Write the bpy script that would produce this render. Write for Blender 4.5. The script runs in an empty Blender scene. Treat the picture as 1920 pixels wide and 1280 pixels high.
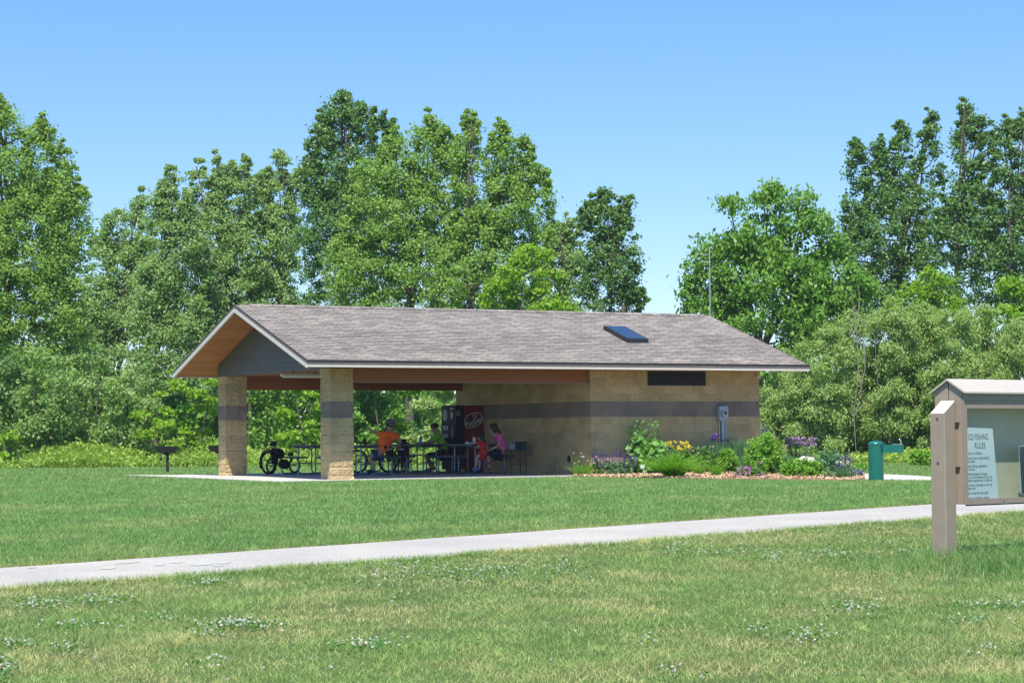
import bpy, math, random
import numpy as np
from mathutils import Vector, Matrix
rng = np.random.default_rng(7); random.seed(7)
sc = bpy.context.scene; C = sc.collection; R = math.radians; PI = math.pi

# ---------------------------------------------------------------- camera, sky, sun
FPX, PIT, ROLL, EYE = 4035.34, 0.04346, 0.00782, 1.0407
cp, sp, cr, sr = math.cos(PIT), math.sin(PIT), math.cos(ROLL), math.sin(ROLL)
R0, U0, F0 = Vector((1, 0, 0)), Vector((0, -sp, cp)), Vector((0, cp, sp))
cr_, cu_ = cr*R0 - sr*U0, sr*R0 + cr*U0
cam = bpy.data.objects.new('camera', bpy.data.cameras.new('camera')); C.objects.link(cam)
M = Matrix((cr_, cu_, -F0)).transposed().to_4x4(); M.translation = (0, 0, EYE)
cam.matrix_world = M
cam.data.sensor_width = 36; cam.data.lens = FPX/1920*36
cam.data.clip_start = 0.5; cam.data.clip_end = 3000
sc.camera = cam
SUNV = Vector((-.223, -1.248, 2.4)).normalized()
w = bpy.data.worlds.new("World"); sc.world = w; w.use_nodes = True
nt = w.node_tree; sky = nt.nodes.new('ShaderNodeTexSky'); sky.sky_type = 'NISHITA'; sky.sun_disc = False
sky.sun_elevation = math.asin(SUNV.z); sky.sun_rotation = math.atan2(SUNV.x, SUNV.y)
sky.air_density = 1.0; sky.dust_density = 0.0; sky.ozone_density = 3.0; sky.altitude = 1200
sm_ = nt.nodes.new('ShaderNodeVectorMath'); sm_.operation = 'SCALE'; sm_.inputs['Scale'].default_value = 1/6; nt.links.new(sky.outputs[0], sm_.inputs[0])
gm_ = nt.nodes.new('ShaderNodeGamma'); gm_.inputs[1].default_value = .69; nt.links.new(sm_.outputs[0], gm_.inputs[0])
hs = nt.nodes.new('ShaderNodeHueSaturation'); hs.inputs['Saturation'].default_value = 1.45; hs.inputs['Value'].default_value = 1; nt.links.new(gm_.outputs[0], hs.inputs['Color'])
tn_ = nt.nodes.new('ShaderNodeVectorMath'); tn_.operation = 'MULTIPLY'; tn_.inputs[1].default_value = (4.5, 4.75, 5.5); nt.links.new(hs.outputs[0], tn_.inputs[0]); nt.links.new(tn_.outputs[0], nt.nodes['Background'].inputs[0]); nt.nodes['Background'].inputs[1].default_value = 0.12
sun = bpy.data.objects.new('sun', bpy.data.lights.new('sun', 'SUN')); C.objects.link(sun)
sun.data.energy = 4.2; sun.data.angle = R(.5); sun.data.color = (1, .955, .86)
sun.rotation_euler = SUNV.to_track_quat('Z', 'Y').to_euler()
sc.view_settings.view_transform = 'Standard'; sc.view_settings.look = 'None'
sc.view_settings.gamma = 1; sc.view_settings.exposure = 0.72
sc.render.engine = 'CYCLES'

def ray(x, y):
    U, V = x-960, y-640
    u = U*cr - V*sr; v = U*sr + V*cr
    return R0*(u/FPX) + F0 - U0*(v/FPX)
def at(x, y, Y):                       # the point seen at photo pixel x, y at depth Y
    r = ray(x, y); return Vector((0, 0, EYE)) + r*(Y/r.y)
HP = np.array([(-80, 1.62), (13, 1.62), (17, 1.585), (21.8, 1.53), (25, 1.47), (30.8, 1.34), (36.2, 1.22), (44, 1.10), (48, 1.085), (60, 1.075), (900, 1.075)])
def gz(Y): return EYE - np.interp(Y, HP[:, 0], HP[:, 1])
def G(x, Y): p = at(x, 880, Y); return Vector((p.x, Y, float(gz(Y))))
def ground_hit(x, y):
    r = ray(x, y); Y = 5.0
    while Y < 200 and EYE + r.z*Y/r.y > gz(Y): Y += .02
    return Vector((r.x*Y/r.y, Y, float(gz(Y))))
TH = 0.48617; FX, FY = -4.4215, 52.2244
ct, st = math.cos(TH), math.sin(TH)
def B(u, v, z=0): return Vector((FX+u*ct-v*st, FY+u*st+v*ct, z))
def u_at(x, v, y=880):                # u of the point at depth row v seen in pixel column x
    r = ray(x, y); n = Vector((-st, ct)); t = (v + n.x*FX + n.y*FY)/(n.x*r.x + n.y*r.y)
    return (r.x*t-FX)*ct + (r.y*t-FY)*st

# ---------------------------------------------------------------- helpers
class MB:
    def __init__(s): s.v = []; s.f = []
    def add(s, vs, fs):
        k = len(s.v); s.v += [tuple(p) for p in vs]; s.f += [tuple(i+k for i in f) for f in fs]; return s
    def box(s, a, b, rot=None, c=None):
        x0, y0, z0 = a; x1, y1, z1 = b
        vs = [Vector(p) for p in ((x0,y0,z0),(x1,y0,z0),(x1,y1,z0),(x0,y1,z0),(x0,y0,z1),(x1,y0,z1),(x1,y1,z1),(x0,y1,z1))]
        if rot is not None:
            c = Vector(c) if c is not None else sum(vs, Vector())/8
            vs = [rot @ (p-c) + c for p in vs]
        return s.add(vs, ((0,3,2,1),(4,5,6,7),(0,1,5,4),(1,2,6,5),(2,3,7,6),(3,0,4,7)))
    def cbox(s, c, d, rot=None):
        return s.box([c[i]-d[i]/2 for i in range(3)], [c[i]+d[i]/2 for i in range(3)], rot)
    def bbox(s, c, d, b=.01, rot=None):      # bevelled box
        bm = bmesh_box(d, b); vs = [Vector(p) for p in bm[0]]
        if rot is not None: vs = [rot @ p for p in vs]
        return s.add([p+Vector(c) for p in vs], bm[1])
    def tube(s, pts, r, n=8, cap=True, close=False):
        pts = [Vector(p) for p in pts]; m = len(pts)
        if not hasattr(r, '__len__'): r = [r]*m
        rings = []
        up = None
        for i in range(m):
            if close: t = pts[(i+1) % m]-pts[i-1]
            else: t = pts[min(i+1, m-1)]-pts[max(i-1, 0)]
            t.normalize()
            if up is None: up = Vector((0, 0, 1)) if abs(t.z) < .9 else Vector((1, 0, 0))
            a = t.cross(up); a.normalize(); b = a.cross(t); up = b
            rings.append([pts[i]+(a*math.cos(2*PI*k/n)+b*math.sin(2*PI*k/n))*r[i] for k in range(n)])
        fs = []
        for i in range(m if close else m-1):
            j = (i+1) % m
            for k in range(n): fs.append((i*n+k, i*n+(k+1) % n, j*n+(k+1) % n, j*n+k))
        if cap and not close: fs += [tuple(range(n))[::-1], tuple(range((m-1)*n, m*n))]
        return s.add([p for q in rings for p in q], fs)
    def lathe(s, prof, n=20, c=(0, 0, 0), sx=1, sy=1):
        vs = [(c[0]+r*sx*math.cos(2*PI*k/n), c[1]+r*sy*math.sin(2*PI*k/n), c[2]+z) for r, z in prof for k in range(n)]
        m = len(prof); fs = [(i*n+k, i*n+(k+1) % n, (i+1)*n+(k+1) % n, (i+1)*n+k) for i in range(m-1) for k in range(n)]
        fs += [tuple(range(n))[::-1], tuple(range((m-1)*n, m*n))]
        return s.add(vs, fs)
    def prism(s, poly, axis, a, b):          # polygon in the other two axes, extruded along axis
        def P(p, t): q = list(p); q.insert(axis, t); return q
        n = len(poly); vs = [P(p, a) for p in poly]+[P(p, b) for p in poly]
        return s.add(vs, [tuple(range(n))[::-1], tuple(range(n, 2*n))]+[(i, (i+1) % n, n+(i+1) % n, n+i) for i in range(n)])
    def ball(s, c, r, n=12, m=8, sq=(1, 1, 1)):
        vs = [(c[0], c[1], c[2]-r*sq[2])]; fs = []
        for i in range(1, m):
            a = -PI/2+PI*i/m
            vs += [(c[0]+r*sq[0]*math.cos(a)*math.cos(2*PI*k/n), c[1]+r*sq[1]*math.cos(a)*math.sin(2*PI*k/n), c[2]+r*sq[2]*math.sin(a)) for k in range(n)]
        vs.append((c[0], c[1], c[2]+r*sq[2])); L = len(vs)-1
        for k in range(n):
            fs.append((0, 1+(k+1) % n, 1+k)); fs.append((L, L-n+k, L-n+(k+1) % n))
            for i in range(m-2): fs.append((1+i*n+k, 1+i*n+(k+1) % n, 1+(i+1)*n+(k+1) % n, 1+(i+1)*n+k))
        return s.add(vs, fs)
    def build(s, name, mat, parent=None, smooth=False):
        me = bpy.data.meshes.new(name); me.from_pydata(s.v, [], s.f); me.update()
        import bmesh
        bm = bmesh.new(); bm.from_mesh(me); bmesh.ops.recalc_face_normals(bm, faces=bm.faces); bm.to_mesh(me); bm.free()
        if smooth:
            me.polygons.foreach_set('use_smooth', [True]*len(me.polygons))
            try: me.set_sharp_from_angle(angle=R(40))
            except Exception: pass
        o = bpy.data.objects.new(name, me); C.objects.link(o); me.materials.append(mat)
        if parent: o.parent = parent
        return o
def bmesh_box(d, b):
    import bmesh
    bm = bmesh.new(); bmesh.ops.create_cube(bm, size=1)
    for v in bm.verts: v.co = Vector((v.co.x*d[0], v.co.y*d[1], v.co.z*d[2]))
    bmesh.ops.bevel(bm, geom=list(bm.edges), offset=b, segments=2, affect='EDGES')
    bm.verts.ensure_lookup_table(); r = ([tuple(v.co) for v in bm.verts], [tuple(v.index for v in f.verts) for f in bm.faces]); bm.free(); return r
def thing(name, label, cat, loc=(0, 0, 0), rz=0, group=None):
    o = bpy.data.objects.new(name, None); C.objects.link(o); o.location = loc; o.rotation_euler = (0, 0, rz)
    o.empty_display_size = .2
    return tag(o, label, cat, group)
def tag(o, label, cat=None, group=None, kind=None):
    o['label'] = label
    if cat: o['category'] = cat
    if group: o['group'] = group
    if kind: o['kind'] = kind
    return o
def copy_tree(o, parent=None):
    c = o.copy(); C.objects.link(c)
    if parent: c.parent = parent
    for ch in [x for x in kids.get(o.name, [])]: copy_tree(ch, c)
    return c
kids = {}
def index_kids():
    kids.clear()
    for o in C.objects:
        if o.parent: kids.setdefault(o.parent.name, []).append(o)
def fast(name, V, F, mat, parent=None, smooth=False, loc=None):   # numpy arrays: verts (n,3), faces (m,k)
    me = bpy.data.meshes.new(name); n, (m, k) = len(V), F.shape
    me.vertices.add(n); me.vertices.foreach_set('co', np.ascontiguousarray(V, dtype=np.float32).ravel())
    me.loops.add(m*k); me.loops.foreach_set('vertex_index', F.astype(np.int32).ravel())
    me.polygons.add(m); me.polygons.foreach_set('loop_start', np.arange(0, m*k, k, dtype=np.int32))
    me.polygons.foreach_set('use_smooth', np.full(m, smooth)); me.update(calc_edges=True); me.validate()
    o = bpy.data.objects.new(name, me); C.objects.link(o); me.materials.append(mat)
    if parent: o.parent = parent
    if loc is not None: o.location = loc
    return o
def text(body, size, mat, parent, name='lettering', align='LEFT', ext=.0, shear=0, font_scale=(1, 1), bold=0):
    cu = bpy.data.curves.new(name, 'FONT'); cu.body = body; cu.size = size; cu.align_x = align; cu.extrude = ext; cu.shear = shear; cu.offset = bold
    t = bpy.data.objects.new(name, cu); C.objects.link(t)
    me = bpy.data.meshes.new_from_object(t.evaluated_get(bpy.context.evaluated_depsgraph_get()))
    bpy.data.objects.remove(t); me.materials.clear(); me.materials.append(mat)
    for v in me.vertices: v.co.x *= font_scale[0]; v.co.y *= font_scale[1]
    o = bpy.data.objects.new(name, me); C.objects.link(o); o.parent = parent; return o

# ---------------------------------------------------------------- materials
def mat(name, col, rough=.6, metal=0, spec=.5, bump=0, bscale=40, var=0, vscale=8, coat=0):
    m = bpy.data.materials.new(name); m.use_nodes = True; n = m.node_tree.nodes; l = m.node_tree.links
    b = n['Principled BSDF']; b.inputs['Base Color'].default_value = (*col, 1); b.inputs['Roughness'].default_value = rough
    b.inputs['Metallic'].default_value = metal; b.inputs['Specular IOR Level'].default_value = spec; b.inputs['Coat Weight'].default_value = coat
    tc = n.new('ShaderNodeTexCoord')
    if var:
        no = n.new('ShaderNodeTexNoise'); no.inputs['Scale'].default_value = vscale; no.inputs['Detail'].default_value = 6
        l.new(tc.outputs['Object'], no.inputs[0])
        r = n.new('ShaderNodeMapRange'); r.inputs[1].default_value = .3; r.inputs[2].default_value = .7; r.inputs[3].default_value = 1-var; r.inputs[4].default_value = 1+var
        l.new(no.outputs[0], r.inputs[0])
        mx = n.new('ShaderNodeVectorMath'); mx.operation = 'SCALE'; mx.inputs[0].default_value = col; l.new(r.outputs[0], mx.inputs['Scale'])
        l.new(mx.outputs[0], b.inputs['Base Color'])
    if bump:
        no = n.new('ShaderNodeTexNoise'); no.inputs['Scale'].default_value = bscale; no.inputs['Detail'].default_value = 5
        l.new(tc.outputs['Object'], no.inputs[0]); bp = n.new('ShaderNodeBump'); bp.inputs['Strength'].default_value = bump; bp.inputs['Distance'].default_value = .02
        l.new(no.outputs[0], bp.inputs['Height']); l.new(bp.outputs[0], b.inputs['Normal'])
    return m
def N(m, t, **k):
    n = m.node_tree.nodes.new(t)
    for a, v in k.items(): setattr(n, a, v)
    return n
def ramp(m, src, stops):
    r = N(m, 'ShaderNodeValToRGB'); e = r.color_ramp.elements
    e[0].position, e[0].color = stops[0][0], (*stops[0][1], 1); e[1].position, e[1].color = stops[-1][0], (*stops[-1][1], 1)
    for p, c in stops[1:-1]: x = e.new(p); x.color = (*c, 1)
    m.node_tree.links.new(src, r.inputs[0]); return r.outputs[0]
def mix(m, f, a, b, mode='MIX'):
    x = N(m, 'ShaderNodeMix', data_type='RGBA', blend_type=mode); L = m.node_tree.links
    for s, v in ((x.inputs[0], f), (x.inputs[6], a), (x.inputs[7], b)):
        if isinstance(v, bpy.types.NodeSocket): L.new(v, s)
        else: s.default_value = v if not isinstance(v, tuple) else (*v, 1)
    return x.outputs[2]
def noise(m, vec, scale, detail=4, rough=.55):
    x = N(m, 'ShaderNodeTexNoise'); x.inputs['Scale'].default_value = scale; x.inputs['Detail'].default_value = detail; x.inputs['Roughness'].default_value = rough
    if vec is not None: m.node_tree.links.new(vec, x.inputs[0])
    return x.outputs[0]
def math_(m, op, a, b=0.0):
    x = N(m, 'ShaderNodeMath', operation=op)
    for i, v in enumerate((a, b)):
        if isinstance(v, bpy.types.NodeSocket): m.node_tree.links.new(v, x.inputs[i])
        else: x.inputs[i].default_value = v
    return x.outputs[0]
def leafmat(name, c1, c2, c3=None, trans=.35, rough=.5, pscale=.5, spec=.35, tbright=1.0):
    """foliage: each leaf its own tone, whole sprays of slightly different age"""
    m = mat(name, c1, rough, spec=spec); L = m.node_tree.links; b = m.node_tree.nodes['Principled BSDF']
    g = N(m, 'ShaderNodeNewGeometry'); tc = N(m, 'ShaderNodeTexCoord')
    c = mix(m, g.outputs['Random Per Island'], c1, c2)
    nz = noise(m, tc.outputs['Object'], pscale, 3)
    f = N(m, 'ShaderNodeMapRange'); f.inputs[1].default_value = .42; f.inputs[2].default_value = .62; L.new(nz, f.inputs[0])
    c = mix(m, f.outputs[0], c, c3 or c2)
    c = mix(m, 0.35, c, mix(m, g.outputs['Random Per Island'], c1, c2))
    L.new(c, b.inputs['Base Color'])
    t = N(m, 'ShaderNodeBsdfTranslucent'); L.new(mix(m, 1.0, c, (1.15*tbright, 1.25*tbright, .55*tbright), 'MULTIPLY'), t.inputs[0])
    ms = N(m, 'ShaderNodeMixShader'); ms.inputs[0].default_value = trans
    L.new(b.outputs[0], ms.inputs[1]); L.new(t.outputs[0], ms.inputs[2]); L.new(ms.outputs[0], m.node_tree.nodes['Material Output'].inputs[0])
    return m

# split-face block walls
def blockmat(name):
    m = mat(name, (.3, .22, .13), .9, spec=.2); L = m.node_tree.links; b = m.node_tree.nodes['Principled BSDF']
    tc = N(m, 'ShaderNodeTexCoord'); s = N(m, 'ShaderNodeSeparateXYZ'); L.new(tc.outputs['Object'], s.inputs[0])
    h = math_(m, 'ADD', s.outputs[0], s.outputs[1]); z = math_(m, 'SUBTRACT', s.outputs[2], .0721)
    v = N(m, 'ShaderNodeCombineXYZ'); L.new(math_(m, 'ADD', h, 40*.4064), v.inputs[0]); L.new(math_(m, 'ADD', z, 10*.4064), v.inputs[1])
    def brick(c1, c2, mo):
        k = N(m, 'ShaderNodeTexBrick'); k.inputs['Scale'].default_value = 1; k.inputs['Brick Width'].default_value = .4064; k.inputs['Row Height'].default_value = .2032
        k.inputs['Mortar Size'].default_value = .007; k.inputs['Mortar Smooth'].default_value = .4; k.inputs['Bias'].default_value = 0
        k.inputs['Color1'].default_value = (*c1, 1); k.inputs['Color2'].default_value = (*c2, 1); k.inputs['Mortar'].default_value = (*mo, 1)
        L.new(v.outputs[0], k.inputs[0]); return k
    t = brick((.58, .435, .235), (.45, .335, .175), (.70, .56, .36)); gk = brick((.29, .228, .185), (.225, .18, .15), (.38, .32, .27))
    band = math_(m, 'MULTIPLY', math_(m, 'GREATER_THAN', s.outputs[2], 1.4945), math_(m, 'LESS_THAN', s.outputs[2], 1.9009))
    c = mix(m, band, t.outputs[0], gk.outputs[0])
    n1 = noise(m, tc.outputs['Object'], 14, 6, .7); n2 = noise(m, tc.outputs['Object'], 1.3, 3)
    c = mix(m, 1.0, c, ramp(m, n1, [(.3, (.72, .70, .68)), (.5, (1, 1, 1)), (.72, (1.25, 1.2, 1.1))]), 'MULTIPLY')
    c = mix(m, 1.0, c, ramp(m, n2, [(.35, (.88, .88, .9)), (.65, (1.1, 1.08, 1.05))]), 'MULTIPLY')
    L.new(c, b.inputs['Base Color'])
    hgt = math_(m, 'ADD', math_(m, 'MULTIPLY', n1, .9), math_(m, 'MULTIPLY', t.outputs['Fac'], -.5))
    bp = N(m, 'ShaderNodeBump'); bp.inputs['Strength'].default_value = .9; bp.inputs['Distance'].default_value = .035; L.new(hgt, bp.inputs['Height']); L.new(bp.outputs[0], b.inputs['Normal'])
    return m
def shinglemat():
    m = mat('asphalt_shingles', (.2, .18, .17), .95, spec=.15); L = m.node_tree.links; b = m.node_tree.nodes['Principled BSDF']
    tc = N(m, 'ShaderNodeTexCoord'); v = N(m, 'ShaderNodeMapping'); v.inputs['Location'].default_value = (20, 20, 0); L.new(tc.outputs['Object'], v.inputs[0])
    def brick(c1, c2, mo, wdt, off, ms):
        k = N(m, 'ShaderNodeTexBrick'); k.offset = off; k.inputs['Scale'].default_value = 1; k.inputs['Brick Width'].default_value = wdt; k.inputs['Row Height'].default_value = .1335
        k.inputs['Mortar Size'].default_value = ms; k.inputs['Mortar Smooth'].default_value = .2
        k.inputs['Color1'].default_value = (*c1, 1); k.inputs['Color2'].default_value = (*c2, 1); k.inputs['Mortar'].default_value = (*mo, 1)
        L.new(v.outputs[0], k.inputs[0]); return k
    a = brick((.335, .295, .265), (.21, .187, .17), (.09, .08, .072), .31, .37, .010)
    d = brick((1.10, 1.09, 1.08), (.9, .895, .89), (1, 1, 1), .47, .61, 0)
    c = mix(m, 1.0, a.outputs[0], d.outputs[0], 'MULTIPLY')
    sm = N(m, 'ShaderNodeMapping'); sm.inputs['Scale'].default_value = (4.2, 15, 1); L.new(tc.outputs['Object'], sm.inputs[0])
    c = mix(m, 1.0, c, ramp(m, noise(m, sm.outputs[0], 1.0, 5, .7), [(.32, (.82, .81, .8)), (.5, (1, 1, 1)), (.68, (1.22, 1.2, 1.19))]), 'MULTIPLY')
    c = mix(m, 1.0, c, ramp(m, noise(m, tc.outputs['Object'], .5, 4), [(.35, (.95, .95, .95)), (.65, (1.05, 1.05, 1.05))]), 'MULTIPLY')
    L.new(c, b.inputs['Base Color'])
    bp = N(m, 'ShaderNodeBump'); bp.inputs['Strength'].default_value = .6; bp.inputs['Distance'].default_value = .01
    L.new(math_(m, 'ADD', math_(m, 'MULTIPLY', a.outputs['Fac'], -1), noise(m, tc.outputs['Object'], 60, 3)), bp.inputs['Height']); L.new(bp.outputs[0], b.inputs['Normal'])
    return m
def woodmat(name, c1, c2, plank, axis):     # planks stacked along one axis
    m = mat(name, c1, .55, spec=.35); L = m.node_tree.links; b = m.node_tree.nodes['Principled BSDF']
    tc = N(m, 'ShaderNodeTexCoord'); s = N(m, 'ShaderNodeSeparateXYZ'); L.new(tc.outputs['Object'], s.inputs[0])
    k = math_(m, 'DIVIDE', s.outputs[axis], plank); fl = math_(m, 'FLOOR', k); fr = math_(m, 'FRACT', k)
    wn = N(m, 'ShaderNodeTexWhiteNoise', noise_dimensions='1D'); L.new(fl, wn.inputs['W'])
    mp = N(m, 'ShaderNodeMapping'); sc_ = [1.2, 1.2, 1.2]; sc_[axis] = 14; mp.inputs['Scale'].default_value = sc_; L.new(tc.outputs['Object'], mp.inputs[0])
    f = math_(m, 'ADD', math_(m, 'MULTIPLY', wn.outputs[0], .6), math_(m, 'MULTIPLY', noise(m, mp.outputs[0], 2, 5), .5))
    c = mix(m, f, c1, c2)
    gap = math_(m, 'LESS_THAN', fr, .06); c = mix(m, gap, c, (c1[0]*.3, c1[1]*.3, c1[2]*.3)); L.new(c, b.inputs['Base Color'])
    return m
def groundmat(name, stops, sc1=.25, sc2=4, bump=.4):
    m = mat(name, (.1, .1, .05), 1, spec=.1); L = m.node_tree.links; b = m.node_tree.nodes['Principled BSDF']
    tc = N(m, 'ShaderNodeTexCoord')
    a = noise(m, tc.outputs['Object'], sc1, 5, .6); d = noise(m, tc.outputs['Object'], sc2, 6, .7)
    f = math_(m, 'ADD', math_(m, 'MULTIPLY', a, .6), math_(m, 'MULTIPLY', d, .4))
    L.new(ramp(m, f, stops), b.inputs['Base Color'])
    bp = N(m, 'ShaderNodeBump'); bp.inputs['Strength'].default_value = bump; bp.inputs['Distance'].default_value = .05; L.new(noise(m, tc.outputs['Object'], 25, 6, .7), bp.inputs['Height']); L.new(bp.outputs[0], b.inputs['Normal'])
    return m
def grassmat(name, c1, c2, dry, sc_=.35, thr=(.45, .62), trans=.3):
    m = mat(name, c1, .45, spec=.4); L = m.node_tree.links; b = m.node_tree.nodes['Principled BSDF']
    g = N(m, 'ShaderNodeNewGeometry'); tc = N(m, 'ShaderNodeTexCoord')
    c = mix(m, g.outputs['Random Per Island'], c1, c2)
    a = noise(m, tc.outputs['Object'], sc_, 5, .65); f = N(m, 'ShaderNodeMapRange'); f.inputs[1].default_value = thr[0]; f.inputs[2].default_value = thr[1]; L.new(a, f.inputs[0])
    rn = math_(m, 'MULTIPLY', f.outputs[0], math_(m, 'POWER', g.outputs['Random Per Island'], .7))
    c = mix(m, rn, c, dry)
    c = mix(m, 1.0, c, ramp(m, noise(m, tc.outputs['Object'], 1.7, 4, .6), [(.3, (.68, .74, .70)), (.5, (1, 1, 1)), (.7, (1.22, 1.2, 1.15))]), 'MULTIPLY')
    L.new(c, b.inputs['Base Color'])
    t = N(m, 'ShaderNodeBsdfTranslucent'); L.new(c, t.inputs[0]); ms = N(m, 'ShaderNodeMixShader'); ms.inputs[0].default_value = trans
    L.new(b.outputs[0], ms.inputs[1]); L.new(t.outputs[0], ms.inputs[2]); L.new(ms.outputs[0], m.node_tree.nodes['Material Output'].inputs[0])
    return m
# ---------------------------------------------------------------- ground, paths, slab
lawn_m = groundmat('lawn_soil', [(.3, (.055, .085, .025)), (.5, (.085, .125, .036)), (.7, (.15, .16, .06))])
rows = np.concatenate([np.arange(-40, 12, 4), np.arange(12, 62, .5), np.arange(62, 120, 4), [130, 160, 200, 230]])
cols = np.concatenate([[-150, -100, -60], np.arange(-40, 41, 2), [60, 100, 150]])
XX, YY = np.meshgrid(cols, rows); ZZ = gz(YY)
V = np.stack([XX, YY, ZZ], -1).reshape(-1, 3); nc = len(cols)
i, j = np.meshgrid(np.arange(len(rows)-1), np.arange(nc-1), indexing='ij'); k = (i*nc+j).ravel()
tag(fast('lawn', V, np.stack([k, k+1, k+nc+1, k+nc], 1), lawn_m, smooth=True), 'mown green lawn sloping gently up to the picnic shelter', kind='structure')

conc = mat('path_concrete', (.50, .49, .475), .9, spec=.2, bump=.35, bscale=60, var=.10, vscale=1.4)
m = conc; L = m.node_tree.links; b_ = m.node_tree.nodes['Principled BSDF']; tc_ = N(m, 'ShaderNodeTexCoord')
c_ = ramp(m, noise(m, tc_.outputs['Object'], 45, 3, .8), [(.35, (.30, .28, .255)), (.5, (.425, .40, .365)), (.62, (.53, .505, .465))])
c_ = mix(m, 1.0, c_, ramp(m, noise(m, tc_.outputs['Object'], .7, 5), [(.35, (.9, .9, .91)), (.65, (1.07, 1.06, 1.04))]), 'MULTIPLY'); L.new(c_, b_.inputs['Base Color'])
PA, PB = Vector((-5.9, 24.6)), Vector((7.04, 36.2)); pd = (PB-PA).normalized(); pn = Vector((pd.y, -pd.x))
if pn.y > 0: pn = -pn
PW = 2.5
def path_uv(x, y): q = Vector((x, y))-PA; return q.dot(pd), q.dot(pn)
ns = 90; V = []; 
for a in range(ns+1):
    t = -22 + a*.75
    for k_ in range(6):
        wv = k_/5*PW
        if k_ == 5: wv += .05*math.sin(t*1.9)+.04*math.sin(t*4.3+1)
        if k_ == 0: wv += .02*math.sin(t*2.7)
        p = PA+pd*t+pn*wv; V.append((p.x, p.y, float(gz(p.y))+.012))
F = np.array([(a*6+b, a*6+b+1, (a+1)*6+b+1, (a+1)*6+b) for a in range(ns) for b in range(5)])
tag(fast('path', np.array(V), F, conc), 'pale concrete footpath crossing the lawn from lower left to right', kind='structure')
slab_m = mat('slab_concrete', (.52, .495, .455), .85, spec=.25, bump=.15, bscale=50, var=.06, vscale=1.2)
slab = MB(); poly = [(-1.7, -.85), (6.75, -.62), (7.4, -.05), (7.285+.0, 9.95), (-.6, 9.95), (-1.6, 11.2)]
poly = [tuple(B(u, v).xy) for u, v in poly]; slab.prism(poly, 2, -.15, .0)
tag(slab.build('concrete_slab', slab_m), 'white concrete slab floor under the picnic shelter', kind='structure')
sp_ = [ground_hit(1612, 887.5), ground_hit(1700, 891), ground_hit(1790, 897), ground_hit(1900, 905), ground_hit(1900, 915), ground_hit(1745, 901.5), ground_hit(1690, 901), ground_hit(1600, 900)]
s2 = MB(); n_ = len(sp_); s2.add([(p.x, p.y, p.z+.012) for p in sp_], [tuple(range(n_))])
tag(s2.build('side_path', slab_m), 'short pale concrete walk behind the green drinking fountain', kind='structure')

# chalk on the path
def chalk(col, px, name, label):
    m = mat(name+'_m', col, 1, spec=0); L = m.node_tree.links; b = m.node_tree.nodes['Principled BSDF']
    tc = N(m, 'ShaderNodeTexCoord'); f = ramp(m, noise(m, tc.outputs['Object'], 30, 3, .8), [(.42, (0, 0, 0)), (.6, (1, 1, 1))])
    L.new(mix(m, f, (.43, .405, .37), tuple(.45*x+.55*y*.88 for x, y in zip((.43, .405, .37), col))), b.inputs['Base Color'])
    o0 = ground_hit(*px[0][:2]); t = thing(name, label, 'chalk drawing', o0)
    for x, y, wx, wy in px:
        c = ground_hit(x, y); ex = (ground_hit(x+wx, y-wx*.069)-c); ey = (ground_hit(x, y-wy)-c)
        pts = [c+ex*math.cos(a)*random.uniform(.8, 1.1)+ey*math.sin(a)*random.uniform(.8, 1.1) for a in np.linspace(0, 2*PI, 15)[:-1]]
        MB().add([(p.x-o0.x, p.y-o0.y, float(gz(p.y))+.017-o0.z) for p in pts], [tuple(range(len(pts)))]).build('chalk_stroke', m, t)
chalk((.40, .56, .66), [(300, 1061, 12, 1.6), (380, 1060, 22, 2), (418, 1057, 16, 2.2), (410, 1063, 12, 1.5)], 'chalk_drawing', 'faint light blue chalk strokes on the concrete path')
chalk((.66, .60, .44), [(202, 1067, 16, 2), (330, 1056, 14, 1.6)], 'chalk_drawing', 'pale yellow chalk smudges on the concrete path')
chalk((.66, .44, .42), [(240, 1057, 26, 1), (60, 1066, 8, .8)], 'chalk_drawing', 'thin pink chalk line along the far edge of the path')

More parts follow.
